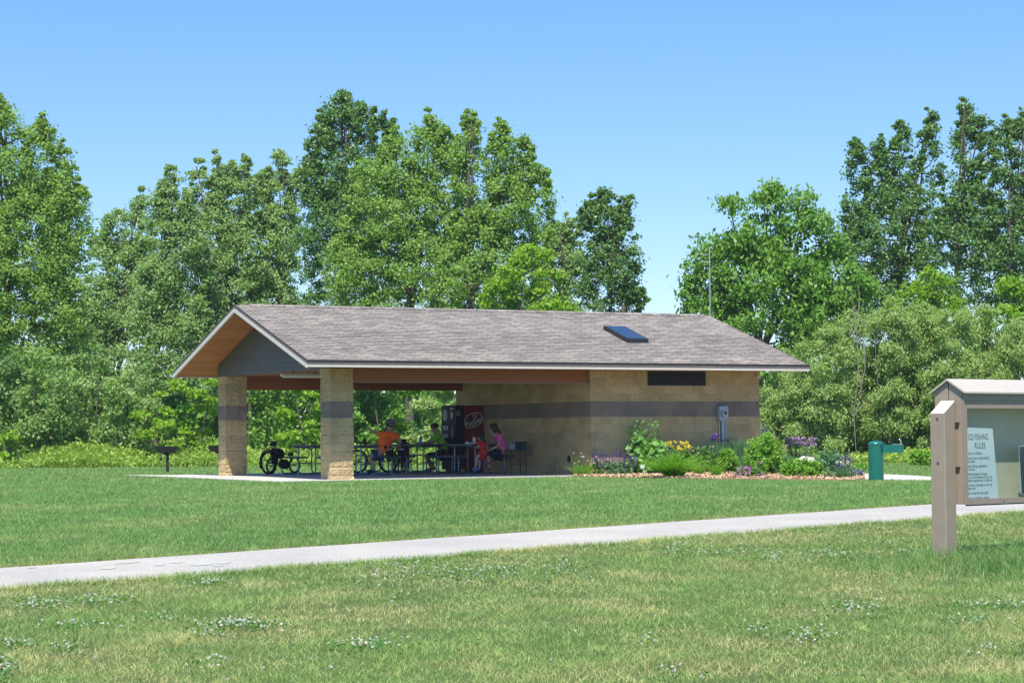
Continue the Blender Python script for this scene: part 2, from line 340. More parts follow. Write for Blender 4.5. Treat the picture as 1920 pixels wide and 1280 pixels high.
# ---------------------------------------------------------------- picnic shelter
D, CW, WW = 7.85, 7.285, 5.255; OG, OE, ORR = .975, .926, .984; ZE, ZR = 2.693, 4.437; S = .6096
block = blockmat('split_face_block'); shin = shinglemat()
fas_w = mat('white_trim', (.66, .60, .52), .6, var=.04); fas_g = mat('grey_fascia', (.15, .13, .125), .6, var=.1)
dark_edge = mat('shingle_edge', (.03, .028, .03), .9)
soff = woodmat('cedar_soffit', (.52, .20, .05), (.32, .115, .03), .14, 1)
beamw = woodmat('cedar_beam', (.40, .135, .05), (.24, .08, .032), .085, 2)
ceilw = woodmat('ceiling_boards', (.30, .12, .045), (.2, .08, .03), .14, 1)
shelter = thing('picnic_shelter', 'open picnic shelter of tan block with long shingled gable roof', 'picnic shelter', (FX, FY, 0), TH)
def pillar(u0, v0, seed):
    r = np.random.default_rng(seed); n = 16; nz = 66; mb = MB(); zt = 2.70
    base = []
    for s_ in range(4):
        for k in range(n):
            t = k/n*S; base.append([(t, 0), (S, t), (S-t, S), (0, S-t)][s_])
    off = {}
    vs = []
    for iz in range(nz+1):
        z = zt*iz/nz; zc = (z-.0721)/.2032; fr = zc-math.floor(zc)
        for q, (a, b) in enumerate(base):
            side = q//n; bid = (int(math.floor(zc)), side, (q % n)//5)
            d = r.normal(0, .004) + (off.setdefault(bid, r.normal(0, .006)))
            if fr < .09 or fr > .94: d -= .010
            cx, cy = a-S/2, b-S/2; L_ = max(abs(cx), abs(cy)); nx = cx/L_ if abs(cx) >= L_-1e-6 else 0; ny = cy/L_ if abs(cy) >= L_-1e-6 else 0
            if side in (0, 2) and abs(cy) < L_-1e-6: pass
            vs.append((u0+a+nx*d, v0+b+ny*d, z))
    m4 = 4*n; fs = [(i*m4+k, i*m4+(k+1) % m4, (i+1)*m4+(k+1) % m4, (i+1)*m4+k) for i in range(nz) for k in range(m4)]
    fs += [tuple(range(m4))[::-1], tuple(range(nz*m4, (nz+1)*m4))]
    mb.add(vs, fs); return mb.build('pillar', block, shelter)
pillar(0, 0, 1)['label'] = 'block pillar at the near front corner'; pillar(0, D-S, 2)['label'] = 'block pillar at the rear left corner'
wl = MB(); wl.box((CW, 0, -.1), (CW+WW, D, 2.97)); wl.build('wall', block, shelter)
# beams
MB().box((S-.02, .10, 2.385), (CW-.003, .42, 2.95)).build('beam', beamw, shelter)
MB().box((S-.02, D-.45, 2.34), (CW-.003, D-.10, 2.72)).build('beam', beamw, shelter)
MB().box((S-.01, .07, 2.365), (CW-.003, .43, 2.384)).build('beam_trim', mat('trim_drab', (.28, .2, .15), .6), shelter)
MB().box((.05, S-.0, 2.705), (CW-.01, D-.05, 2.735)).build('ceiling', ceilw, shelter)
# roof slopes with shingle courses
def ztop(v): return 2.853+(ZR-2.853)*(min(v, D-v)+OE)/(D/2+OE)
mr = (ZR-2.853)/(D/2+OE); u0, u1 = -OG, CW+WW+ORR
rf = MB(); pts = []
ncs = 36
for k in range(ncs):
    v0, v1 = -OE+(D/2+OE)*k/ncs, -OE+(D/2+OE)*(k+1)/ncs
    pts += [(v0, ztop(v0)+.008), (v1, ztop(v1))]
top = pts+[(D-a, z) for a, z in pts[::-1]]
under = [(D+OE, 2.823), (D/2, ztop(D/2)-.03), (-OE, 2.823)]
rf.prism(top+under, 0, u0, u1); rf.build('roof_shingles', shin, shelter)
de = MB()   # dark drip edge along eaves and rakes
for s_ in (0, 1):
    f = (lambda v: v) if s_ == 0 else (lambda v: D-v)
    a, b = sorted((f(-OE-.012), f(-OE-.001))); de.box((u0-.01, a, 2.822), (u1+.01, b, 2.864))
    for ua, ub in ((u0-.012, u0-.001), (u1+.001, u1+.012)):
        de.prism([(f(-OE), 2.822), (f(-OE), 2.864), (D/2, ZR+.006), (D/2, ZR-.036)], 0, ua, ub)
de.build('drip_edge', dark_edge, shelter)
def rake(ua, ub, lo, hi, name, m_):
    mb = MB()
    mb.prism([(-OE, 2.82+lo), (-OE, 2.82+hi), (D/2, ZR-.033+hi), (D+OE, 2.82+hi), (D+OE, 2.82+lo), (D/2, ZR-.033+lo)], 0, ua, ub)
    return mb.build(name, m_, shelter)
fb = MB(); fb.box((u0-.002, -OE-.004, 2.744), (u1+.002, -OE+.02, 2.822)).box((u0-.002, D+OE-.02, 2.744), (u1+.002, D+OE+.004, 2.822)); fb.build('fascia', fas_g, shelter)
fb = MB(); fb.box((u0-.004, -OE-.012, ZE), (u1+.004, -OE+.02, 2.7445)).box((u0-.004, D+OE-.02, ZE), (u1+.004, D+OE+.012, 2.7445)); fb.build('eave_trim', fas_w, shelter)
rake(u0-.02, u0+.02, -.055, 0, 'rake_board', fas_g); rake(u0-.026, u0+.02, -.15, -.0545, 'rake_trim', fas_w)
rake(u1-.02, u1+.02, -.15, 0, 'rake_board', fas_g)
# sloped soffit under the whole roof
sf = MB(); lo = -.10
for f in ((lambda v: v), (lambda v: D-v)):
    va, vb = f(-OE+.02), f(D/2); za, zb = 2.82-.10+mr*.02, ZR-.033-.10
    sf.prism([(va, za), (va, za+.02), (vb, zb+.02), (vb, zb)], 0, u0+.02, u1-.02)
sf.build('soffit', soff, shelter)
# gable siding, real laps
zt = ZR-.133; zb = 2.70; lap = .115; k = 0
hwz = lambda z: (D/2+OE)*(zt-z)/(zt-(2.72-.0))
sid_m = mat('slate_siding', (.135, .122, .105), .6, var=.1, vscale=3)
for side, u_f, sg in ((0, .0, -1), (1, CW+WW, 1)):
    z = zb; gs = MB()
    while z < zt-.02:
        z2 = min(z+lap, zt-.005); h0, h1 = min(hwz(z), D/2), min(hwz(z2), D/2)
        a, b, c_ = u_f+sg*.028, u_f+sg*.008, u_f+sg*.002
        gs.add([(a, D/2-h0, z), (a, D/2+h0, z), (b, D/2+h1, z2), (b, D/2-h1, z2), (c_, D/2-h0, z), (c_, D/2+h0, z)], [(0, 1, 2, 3), (0, 4, 5, 1)])
        z = z2
    gs.build('gable_siding', sid_m, shelter)
gb = MB(); gb.prism([(0, zb), (D, zb), (D, hwz and 2.98), (D/2, zt), (0, 2.98)], 0, .004, .05); gb.build('gable_backing', mat('backing_board', (.12, .1, .08), .8), shelter)
rv = MB(); rv.prism([(D/2-.14, ztop(D/2-.14)+.008), (D/2, ZR+.006), (D/2+.14, ztop(D/2-.14)+.008), (D/2+.14, ztop(D/2-.14)+.03), (D/2, ZR+.035), (D/2-.14, ztop(D/2-.14)+.03)], 0, u0+.36, u1-.22); rv.build('ridge_vent', shin, shelter)
# skylight
sk = MB(); sl = math.atan(mr)
def roofbox(mb, ua, ub, va, vb, h0, h1):
    mb.add([(u, v, ztop(v)+h) for h in (h0, h1) for u, v in ((ua, va), (ub, va), (ub, vb), (ua, vb))], ((0,3,2,1),(4,5,6,7),(0,1,5,4),(1,2,6,5),(2,3,7,6),(3,0,4,7)))
roofbox(sk, 8.97, 9.64, .95, 2.2, 0, .115); skf = sk.build('skylight', mat('skylight_frame', (.018, .019, .022), .45), shelter)
gl = MB(); roofbox(gl, 9.01, 9.60, .99, 2.16, .1152, .121); gl.build('pane', mat('dark_glass', (.02, .03, .05), .12, spec=.6, coat=.5), skf)
# vent stack
vs_ = MB(); vs_.lathe([(.055, 0), (.055, .62), (.045, .625), (.045, .6)], 16, (11.4, 5.2, 4.15)); vs_.build('vent_pipe', mat('rusty_pipe', (.14, .09, .075), .8, var=.2), shelter, True)
# louvre
lv = MB(); lv.box((9.01, -.012, 2.31), (10.82, .0, 2.345)).box((9.01, -.012, 2.655), (10.82, 0, 2.69)).box((9.01, -.012, 2.3451), (9.045, 0, 2.6549)).box((10.785, -.012, 2.3451), (10.82, 0, 2.6549)).box((9.9, -.012, 2.3451), (9.93, 0, 2.6549))
blk = mat('black_metal', (.012, .012, .013), .5); lo_ = lv.build('louvre_vent', blk, shelter)
MB().box((9.03, -.003, 2.33), (10.8, -.0005, 2.67)).build('backing', mat('dark_void', (.006, .006, .007), .9), lo_)
sl_ = MB()
for k in range(5):
    z = 2.36+k*.062
    for a, b in ((9.045, 9.9), (9.93, 10.785)): sl_.add([(a, -.014, z), (b, -.014, z), (b, -.004, z+.045), (a, -.004, z+.045)], [(0, 1, 2, 3)])
sl_.build('slats', blk, lo_)
# electric meter, conduits, outlet, lamp, camera box
steel = mat('galvanised_grey', (.36, .39, .42), .45, metal=.3, var=.08)
em = MB(); em.bbox((11.29, -.075, 1.57), (.30, .15, .40), .012); emo = em.build('electric_meter', steel, shelter)
dsk = MB(); dsk.tube([(11.29, -.15, 1.57), (11.29, -.225, 1.57)], .085, 20); dsk.build('meter_dial', mat('meter_glass', (.3, .32, .33), .12, spec=.9, coat=1), emo, True)
MB().tube([(11.29, -.226, 1.585), (11.29, -.230, 1.585)], .05, 16).build('dial_face', mat('dial_dark', (.03, .03, .03), .4), emo)
cdm = mat('conduit_grey', (.40, .43, .47), .4, metal=.4)
MB().tube([(11.30, -.07, 1.38), (11.30, -.07, -.05)], .048, 14).build('conduit', cdm, shelter, True)
MB().tube([(11.40, -.05, 1.38), (11.40, -.05, -.05)], .038, 14).build('conduit', steel, shelter, True)
MB().tube([(11.225, -.03, 1.38), (11.225, -.03, -.05)], .014, 10).build('conduit', mat('pvc_white', (.6, .6, .6), .4), shelter, True)
MB().box((11.2, -.125, .84), (11.46, -.121, .865)).build('strap', blk, shelter)
MB().bbox((CW-.03, 1.13, .41), (.05, .09, .16), .01).build('outlet_box', blk, shelter)
MB().bbox((CW+WW-.12, -.09, 2.56), (.12, .18, .06), .01).build('camera_bracket', fas_w, shelter)
# fluorescent fixtures
for (ua, va, z) in ((.15, 3.5, 2.57), (4.1, 3.5, 2.57)):
    fx = MB(); fx.bbox((ua+.62, va, z+.06), (1.3, .14, .07), .01); fo = fx.build('light_fixture', mat('fixture_white', (.55, .55, .52), .4), shelter)
    MB().tube([(ua+.02, va, z+.012), (ua+1.22, va, z+.012)], .018, 10).build('tube', mat('tube_glass', (.8, .8, .78), .3), fo, True)
    for q in (.3, .9): MB().box((ua+q, va-.01, z+.095), (ua+q+.03, va+.01, z+.15)).build('hanger', blk, fo)

# antenna behind the far gable
am = thing('antenna_mast', 'thin grey antenna mast rising behind the right end of the roof', 'antenna', at(1330.5, 590, 64.5).xy.to_3d()+Vector((0, 0, -.03)))
x_, y_ = am.location.x, am.location.y
zt_ = at(1332, 462, 64.5).z+.03
MB().tube([(0, 0, 0), (.02, 0, zt_)], [.026, .018], 10).build('pole', steel, am, True)
z4 = at(1331, 490, 64.5).z; MB().tube([(-.24, 0, z4+.03), (.05, 0, z4+.0)], .012, 6).tube([(.02, -.25, z4-.1), (.02, .25, z4-.1)], .008, 6).build('crossarm', steel, am, True)
MB().tube([(.02, 0, zt_-.25), (-.42, .0, zt_-.22)], .006, 6).tube([(-.1, 0, zt_-.3), (-.1, 0, zt_-.14)], .004, 5).tube([(-.25, 0, zt_-.3), (-.25, 0, zt_-.14)], .004, 5).build('aerial', steel, am)

# ---------------------------------------------------------------- picnic tables
tbl = mat('dark_table_plastic', (.035, .05, .075), .45, bump=.2, bscale=120, var=.15); pipe = mat('table_pipe', (.18, .25, .31), .35, metal=.6)
def table(u, v, rz, label):
    t = thing('picnic_table', label, 'picnic table', B(u, v), TH+rz, 'picnic tables under the shelter')
    hl = .93
    MB().bbox((0, 0, .785), (.76, 2*hl, .05), .012).build('table_top', tbl, t)
    for s_ in (-1, 1): MB().bbox((s_*.71, 0, .475), (.27, 2*hl, .045), .012).build('bench', tbl, t)
    for yy in (-.62, .62):
        fr = MB()
        for s_ in (-1, 1):
            x0, x1 = s_*.20, s_*.70; pts = [(x0, yy, .757), (x0, yy, .12)]
            for a in (30, 60, 90): pts.append((x0+s_*.1*(1-math.cos(R(a))), yy, .12-.1*math.sin(R(a))))
            pts.append((x1-s_*.1, yy, .02))
            for a in (30, 60, 90): pts.append((x1-s_*.1*(1-math.sin(R(a))), yy, .12-.1*math.cos(R(a))))
            pts.append((x1, yy, .45)); fr.tube(pts, .021, 8)
        fr.tube([(-.34, yy, .745), (.34, yy, .745)], .021, 8).tube([(-.2, yy, .30), (.2, yy, .30)], .015, 8)
        fr.tube([(0, yy, .30), (0, yy*.25, .745)], .012, 6)
        fr.build('leg_frame', pipe, t, True)
    return t
tabs = [(588, 7.7, 0, 'picnic table standing next to the black recumbent trike'), (672, 4.7, 0, 'picnic table whose bench the man in orange sits on'),
        (788, 6.6, 0, 'picnic table in front of the man in the green shirt'), (884, 4.3, 0, 'picnic table holding the white cup and plates')]
TU = []
for x, v, rz, lb in tabs:
    u = u_at(x, v); TU.append((u, v)); table(u, v, rz, lb)
table(u_at(742, 9.0), 9.0, 0, 'rearmost picnic table, seen dark behind the parked bicycle')

# ---------------------------------------------------------------- drinks machine
red = mat('machine_red', (.22, .008, .016), .35, var=.05, coat=.3); mblk = mat('machine_black', (.010, .011, .015), .6, spec=.25, var=.1)
vm = thing('vending_machine', 'tall red and black soft drink machine against the shelter wall', 'vending machine', B(CW-.47, 6.5), TH)
MB().bbox((.07, 0, .99), (.72, .94, 1.80), .015).build('cabinet', red, vm)
door = MB().bbox((-.36, 0, .99), (.14, .95, 1.82), .02).build('door', mblk, vm)
MB().box((-.30, -.484, .2), (-.17, -.479, 1.86)).build('side_strip', mblk, vm)
for sx_ in (-.3, .3):
    MB().box((sx_-.04, -.4, 0), (sx_+.04, .4, .09)).build('foot', mblk, vm)
white = mat('logo_white', (.62, .60, .60), .5)
lg = MB(); e = []; cx, cz, a_, b_2, til = .12, 1.47, .30, .195, R(20)
ring = [(cx+(a_*math.cos(t)*math.cos(til)-b_2*math.sin(t)*math.sin(til)), -.475, cz+(a_*math.cos(t)*math.sin(til)+b_2*math.sin(t)*math.cos(til))) for t in np.linspace(0, 2*PI, 37)[:-1]]
lg.tube(ring, .013, 6, close=True); logo = lg.build('logo', white, vm)
inner = MB(); inner.add([(p[0]*.97+cx*.03, -.4715, p[2]*.97+cz*.03) for p in ring], [tuple(range(36))]); inner.build('logo_field', mat('logo_maroon', (.10, .006, .012), .4), logo)
for body, sz, dx, dz in (('Dr', .19, .04, .03), ('Pepper', .245, 0, -.13)):
    t = text(body, sz, white, logo, 'lettering', 'CENTER', .002, .15, (.80, 1.05), .0025)
    t.rotation_euler = (PI/2, -til, 0); t.location = (cx+dx*math.cos(til)+.03, -.478, cz+dz*1.0+dx*math.sin(til))
lab_ = MB().box((-.415, -.481, 1.60), (-.30, -.4765, 1.74)).build('price_label', mat('label_grey', (.3, .31, .32), .6), vm)
for k in range(5): MB().box((-.405, -.4835, 1.615+k*.024), (-.315, -.482, 1.625+k*.024)).build('print', mblk, lab_)
# the door: oval badge, buttons, coin slot
og = MB(); og.add([(-.4335, .22+.15*math.cos(t), 1.62+.17*math.sin(t)) for t in np.linspace(0, 2*PI, 25)[:-1]], [tuple(range(24))]); og.build('badge', mat('badge_grey', (.16, .17, .18), .4), door)
bt = mat('button_grey', (.33, .36, .36), .4)
for r_ in range(4):
    for c_ in range(2): MB().bbox((-.436, .10+c_*.17, 1.26-r_*.23), (.012, .14, .12), .004).build('selection_button', bt, door)
MB().bbox((-.436, -.22, 1.62), (.012, .10, .17), .004).build('bill_slot', mat('slot_light', (.5, .5, .48), .4), door)
MB().bbox((-.436, -.22, 1.80), (.012, .16, .04), .004).build('price_plate', mat('slot_light2', (.5, .5, .48), .4), door)
MB().bbox((-.436, -.25, 1.12), (.012, .05, .30), .004).build('coin_panel', bt, door)
MB().box((-.4325, -.3, .30), (-.431, .3, .52)).build('delivery_slot', mat('slot_dark', (.004, .004, .004), .7), door)
# ---------------------------------------------------------------- notice board
kb = Vector((5.02, 25.0)); kb = at(1772, 1045, 25.0).xy
pm = mat('taupe_paint', (.33, .26, .20), .5, var=.05, bump=.04, bscale=90); pl = mat('taupe_light', (.50, .45, .385), .45, var=.04)
def notice_board():
    al = math.atan2(-.766, .643)           # x axis = gable direction, y axis = long direction
    t = thing('notice_board', 'taupe roofed notice board with glazed front at the right edge', 'notice board', (kb.x, kb.y, 0), al)
    h = .1015; DZ = .45; z0 = 1.25; z1 = 1.40
    for yy in (0, 2.95):
        s_ = 1 if yy == 0 else -1; a, b = yy-h, yy+h
        if yy: a, b = yy+h, yy-h
        pp = MB(); zt0, zt1 = z0, z1
        ch = .012
        pr = [(-h, a), (h-ch, a), (h, a+s_*ch), (h, b-s_*ch), (h-ch, b), (-h, b)]
        zz = lambda y: zt0+(zt1-zt0)*abs(y-a)/(2*h)
        n_ = len(pr); pp.add([(x, y, -.55) for x, y in pr]+[(x, y, zz(y)) for x, y in pr], [tuple(range(n_))[::-1], tuple(range(n_, 2*n_))]+[(i, (i+1) % n_, n_+(i+1) % n_, n_+i) for i in range(n_)])
        po = pp.build('post', pm, t)
        cap = MB(); cap.add([(x*1.01, y, zz(y)+.003) for x, y in pr], [tuple(range(n_))]); cap.build('post_cap', mat('cap_bare', (.62, .56, .46), .5, var=.1, vscale=20), po)
        for zb_ in (1.19, .68):
            MB().tube([(-.0, a-s_*.004, zb_), (0, a+s_*.01, zb_)], .017, 12).build('bolt', mat('bolt_steel', (.08, .08, .09), .5), po)
    # box behind the post: gable end panels, roof, back, frame
    zb, ze_, za = .20, 1.50, 1.655; g = .205; y0, y1 = .115, 2.83
    for a, b in ((y0, y0+.03), (y1-.03, y1)): MB().prism([(-g, zb), (g, zb), (g, ze_+.0), (0, za-.03), (-g, ze_)], 1, a, b).build('end_panel', pm, t)
    MB().box((-.003, y0-.006, 1.28), (.003, y0-.0005, za-.04)).build('seam', mat('seam_dark', (.06, .05, .045), .7), t)
    MB().box((-.03, y0+.031, zb), (.0, y1-.031, ze_)).build('back_panel', mat('board_green', (.54, .54, .40), .8, var=.05, vscale=3), t)
    rf_ = MB(); ov = .055
    rf_.prism([(-g-ov, ze_-.02), (0, za-.02), (g+ov, ze_-.02), (g+ov, ze_+.0), (0, za+.002), (-g-ov, ze_+.0)], 1, y0-.035, y1+.035); rf_.build('roof', pl, t)
    fm_ = MB(); f0, f1 = g-.006, g+.012
    fm_.box((f0, y0, zb), (f1, y0+.055, ze_-.10)).box((f0, y1-.055, zb), (f1, y1, ze_-.10)).box((f0, y0+.0551, zb), (f1, y1-.0551, zb+.06)).box((f0, y0+.0551, ze_-.19), (f1, y1-.0551, ze_-.10))
    fm_.box((f0-.01, y0, ze_-.0999), (f1+.01, y1, ze_-.03)); fm_.box((f0, 1.45, zb+.061), (f1, 1.50, ze_-.191))
    fm_.build('door_frame', pm, t)
    MB().box((-.2, y0+.031, zb-.0), (f0-.001, y1-.031, zb+.02)).build('bottom_panel', pm, t)
    gm = bpy.data.materials.new('case_glazing'); gm.use_nodes = True; q = gm.node_tree.nodes; ql = gm.node_tree.links; q.remove(q['Principled BSDF'])
    tr = q.new('ShaderNodeBsdfTransparent'); tr.inputs[0].default_value = (.86, .9, .88, 1); gs_ = q.new('ShaderNodeBsdfGlossy'); gs_.inputs['Roughness'].default_value = .06
    lw = q.new('ShaderNodeLayerWeight'); pw = q.new('ShaderNodeMath'); pw.operation = 'POWER'; pw.inputs[1].default_value = 5; ql.new(lw.outputs['Facing'], pw.inputs[0]); fr = q.new('ShaderNodeMath'); fr.operation = 'MULTIPLY_ADD'; fr.inputs[1].default_value = .9; fr.inputs[2].default_value = .05; ql.new(pw.outputs[0], fr.inputs[0]); ms = q.new('ShaderNodeMixShader'); ql.new(fr.outputs[0], ms.inputs[0]); ql.new(tr.outputs[0], ms.inputs[1]); ql.new(gs_.outputs[0], ms.inputs[2]); ql.new(ms.outputs[0], q['Material Output'].inputs[0])
    for a, b in ((y0+.0555, 1.4495), (1.5005, y1-.0555)): MB().add([(g-.002, a, zb+.0605), (g-.002, b, zb+.0605), (g-.002, b, ze_-.1905), (g-.002, a, ze_-.1905)], [(0, 1, 2, 3)]).build('glazing', gm, t)
    for k, zc in enumerate((1.115, .60)):
        nb = MB(); nb.prism([(.075, zc+.035), (.155, zc+.035), (.135, zc-.035), (.085, zc-.035)], 1, y0-.006, y0-.001); nb.build('bracket_hole', mat('hole_dark', (.03, .028, .03), .8), t)
        MB().ball((.07, y0-.012, zc+.085), .011).build('screw', fas_w, t, True)
    MB().box((g+.0125, .82, zb-.005), (g+.03, .85, zb+.045)).tube([(g+.035, .835, zb+.02), (g+.035, .835, zb-.02)], .012, 8).build('hasp', mat('hasp_steel', (.4, .38, .35), .3, metal=.7), t)
    MB().box((f1, y0, zb-.018), (f1+.004, y1, zb-.001)).build('gasket', blk, t)
    # notices pinned inside: hung on the back of the case front
    pt = mat('paper_blue', (.66, .77, .79), .7); ink = mat('ink', (.035, .05, .07), .7)
    XP = g-.012
    px0 = .185
    po = MB(); po.add([(XP, px0-.03, .235), (XP, px0+.585, .20), (XP, px0+.49, 1.075), (XP, px0-.03, 1.09)], [(0, 1, 2, 3)]); po = po.build('notice_sheet', pt, None)
    po.parent = t
    def line(body, z, size, y=None, al_='LEFT', sx=.95):
        o = text(body, size, ink, po, 'lettering', al_, 0, 0, (sx, 1)); o.rotation_euler = (PI/2, 0, PI/2)
        o.location = (XP+.0015, y if y is not None else px0-.02, z)
    line('ICE FISHING', .945, .098, px0+.022, 'LEFT', .72); line('RULES', .845, .098, px0+.14, 'LEFT', .76)
    z = .775
    for s_ in ('m 5am to 10:00pm', None, 'assumes sole responsibility', 'onal safety', None, 'l state fishing regulations', 'at this site', None, 'wered equipment (auger', 'etc.) is not allowed on the ice', 'prepare equipment in advance', None,
               'les are not allowed on the ice', 'safety only', None, 'may not be left overnight', None, 'have any questions, please', 'ct Parks and Recreation at'):
        if s_: line(s_, z, .043, None, 'LEFT', .92); z -= .037
        else: z -= .018
    d = MB(); d.add([(XP, 1.210, .30), (XP, 1.44, .30), (XP, 1.44, .86), (XP, 1.175, .86)], [(0, 1, 2, 3)]); d = d.build('picture_poster', mat('poster_dark', (.03, .05, .08), .5), t)
    d2 = MB(); d2.add([(XP-.002, 1.202, .292), (XP-.002, 1.448, .292), (XP-.002, 1.448, .868), (XP-.002, 1.167, .868)], [(0, 1, 2, 3)]); d2.build('poster_border', mat('poster_white', (.6, .62, .62), .6), d)
    return t
nb_ = notice_board()

# ---------------------------------------------------------------- drinking fountain
grn = mat('fountain_green', (.006, .14, .105), .35, spec=.5, coat=.2, var=.05)
fp = ground_hit(1643, 902); s_px = FPX/fp.y
ft = thing('drinking_fountain', 'dark green pedestal drinking fountain with side arm and steel bowl', 'drinking fountain', fp, R(-8))
rr = 14/s_px
MB().lathe([(rr, -.05), (rr, .80), (rr*1.03, .805), (rr*1.03, .825), (rr*.97, .85), (rr*.8, .875), (rr*.45, .895), (.01, .90)], 28).build('pedestal', grn, ft, True)
ar = MB(); ar.box((rr*.9, -.14, .635), (.47, .14, .81))
arc = [(.47+.14*math.sin(a)*1.0, -.14*math.cos(a)) for a in np.linspace(0, PI, 11)]
ar.prism([(x, y) for x, y in arc], 2, .635, .81); ar.build('arm', grn, ft, False)
st_ = mat('stainless', (.6, .62, .64), .22, metal=.9)
bw = MB(); bw.lathe([(.125, .812), (.125, .826), (.105, .826), (.07, .815), (.01, .8121)], 24, (.46, 0, 0)); bo = bw.build('bowl', st_, ft, True)
MB().tube([(.55, 0, .815), (.55, 0, .90), (.535, 0, .925), (.51, 0, .92)], .016, 10).build('spout', st_, bo, True)
MB().bbox((rr*1.0, -.02, .42), (.02, .05, .09), .006).build('push_plate', st_, ft)

# ---------------------------------------------------------------- grills
iron = mat('grill_iron', (.022, .018, .02), .7, var=.3, vscale=12); pst = mat('grill_post', (.03, .035, .035), .55, metal=.3)
def grill(loc, rz, label, hang=True):
    t = thing('pedestal_grill', label, 'park grill', loc, rz, 'pedestal grills beside the shelter')
    hz = .62
    MB().tube([(0, 0, -.05), (0, 0, hz+.02)], .045, 12).build('post', pst, t, True)
    b = MB(); W_, D_, H_ = .32, .2, .2
    b.add([(-W_*.8, -D_*.8, hz), (W_*.7, -D_*.8, hz), (W_*.7, D_*.8, hz), (-W_*.8, D_*.8, hz), (-W_, -D_, hz+H_), (W_, -D_, hz+H_*.98), (W_, D_, hz+H_*.98), (-W_, D_, hz+H_),
           (-W_+.02, -D_+.02, hz+H_), (W_-.02, -D_+.02, hz+H_*.98), (W_-.02, D_-.02, hz+H_*.98), (-W_+.02, D_-.02, hz+H_), (-W_*.75, -D_*.7, hz+.02), (W_*.66, -D_*.7, hz+.02), (W_*.66, D_*.7, hz+.02), (-W_*.75, D_*.7, hz+.02)],
          [(0,3,2,1),(0,1,5,4),(1,2,6,5),(2,3,7,6),(3,0,4,7),(4,5,9,8),(5,6,10,9),(6,7,11,10),(7,4,8,11),(8,9,13,12),(9,10,14,13),(10,11,15,14),(11,8,12,15),(12,13,14,15)])
    b.prism([(-.13, hz-.06), (.13, hz-.0), (-.13, hz-.0), (-.05, hz-.06)], 1, -.1, .1)
    bo = b.build('firebox', iron, t)
    gg = MB(); 
    for k in range(11): gg.tube([(-.26+k*.05, -.17, hz+.17), (-.26+k*.05, .17, hz+.17)], .006, 5)
    gg.build('grate', iron, bo)
    if hang:
        MB().tube([(-.27, -.2, hz+.1), (-.25, -.21, hz-.12)], .006, 5).ball((-.25, -.21, hz-.19), .055, sq=(1, .6, 1)).build('hanging_lid', iron, bo)
    hd = MB().tube([(W_, -.1, hz+.14), (W_+.05, -.1, hz+.14), (W_+.05, .1, hz+.14), (W_, .1, hz+.14)], .008, 6).build('handle', iron, bo)
gp = ground_hit(314, 886); grill(gp, R(20), 'black pedestal grill standing on open lawn left of the shelter')
g2 = G(410, gp.y+4); g2 = Vector((at(411, 860, 70).x, 70, float(gz(70)))); grill(g2, R(60), 'second pedestal grill half hidden behind the left pillar', False)

# ---------------------------------------------------------------- bicycles
rub = mat('tyre_rubber', (.008, .008, .009), .8); rimm = mat('rim_grey', (.12, .13, .14), .4, metal=.5); frm = mat('frame_dark', (.015, .016, .03), .35); bag = mat('pannier_black', (.010, .012, .022), .8, bump=.2)
refl = mat('reflective_white', (.55, .57, .6), .4); redf = mat('bike_red', (.28, .02, .02), .4)
def wheel(parent, c, r, axis='y', tw=.024):
    def P(a, q, o=0):
        p = (c[0]+q*math.cos(a), c[1]+o, c[2]+q*math.sin(a)) if axis == 'y' else (c[0]+o, c[1]+q*math.cos(a), c[2]+q*math.sin(a)); return p
    A = np.linspace(0, 2*PI, 33)[:-1]
    w_ = MB().tube([P(a, r-tw) for a in A], tw, 8, close=True).build('wheel', rub, parent, True)
    rm = MB().tube([P(a, r-2.4*tw) for a in A], .011, 6, close=True)
    rm.build('rim', rimm, w_, True)
    s_ = MB()
    for k in range(16): s_.tube([P(k*PI/8, .03, .02*(-1)**k), P(k*PI/8+.12, r-2.5*tw)], .0022, 4)
    s_.tube([P(0, 0, -.05), P(0, 0, .05)], .022, 8); s_.build('spokes', rimm, w_)
    return w_
# recumbent trike
tk = thing('recumbent_trike', 'black touring recumbent trike parked inside the left opening', 'recumbent trike', B(u_at(503, 8.2), 8.2), R(57))
wheel(tk, (0, 0, .33), .33); 
wheel(tk, (.50, .30, .23), .23); wheel(tk, (.98, -.15, .25), .25)
fdr = MB(); 
for s_ in (0,): fdr.tube([(.36*math.cos(a), 0, .33+.36*math.sin(a)) for a in np.linspace(R(20), R(205), 16)], .022, 6)
fdr.build('mudguard', frm, tk)
MB().box((-.20, -.09, .73), (.16, .09, .745)).tube([(-.18, .08, .735), (0, .08, .36)], .008, 5).tube([(-.18, -.08, .735), (0, -.08, .36)], .008, 5).tube([(.15, 0, .735), (.2, 0, .45)], .01, 5).build('rack', frm, tk)
MB().bbox((.22, 0, .85), (.14, .20, .10), .03, Matrix.Rotation(R(-35), 3, 'Y')).build('headrest', bag, tk, True)
MB().bbox((.40, 0, .58), (.34, .34, .24), .05, Matrix.Rotation(R(18), 3, 'Y')).build('seat', bag, tk, True)
MB().bbox((.55, -.12, .28), (.36, .16, .26), .04, Matrix.Rotation(R(8), 3, 'Y')).bbox((.22, -.05, .42), (.22, .14, .3), .04).build('pannier', bag, tk, True)
MB().tube([(0, 0, .33), (.3, 0, .30), (.8, 0, .28), (1.05, 0, .36), (1.02, 0, .55)], .022, 8).tube([(.5, .3, .23), (.62, 0, .27), (.98, -.15, .25)], .015, 6).tube([(0, -.02, .33), (.18, -.02, .74)], .012, 6).build('frame', frm, tk, True)
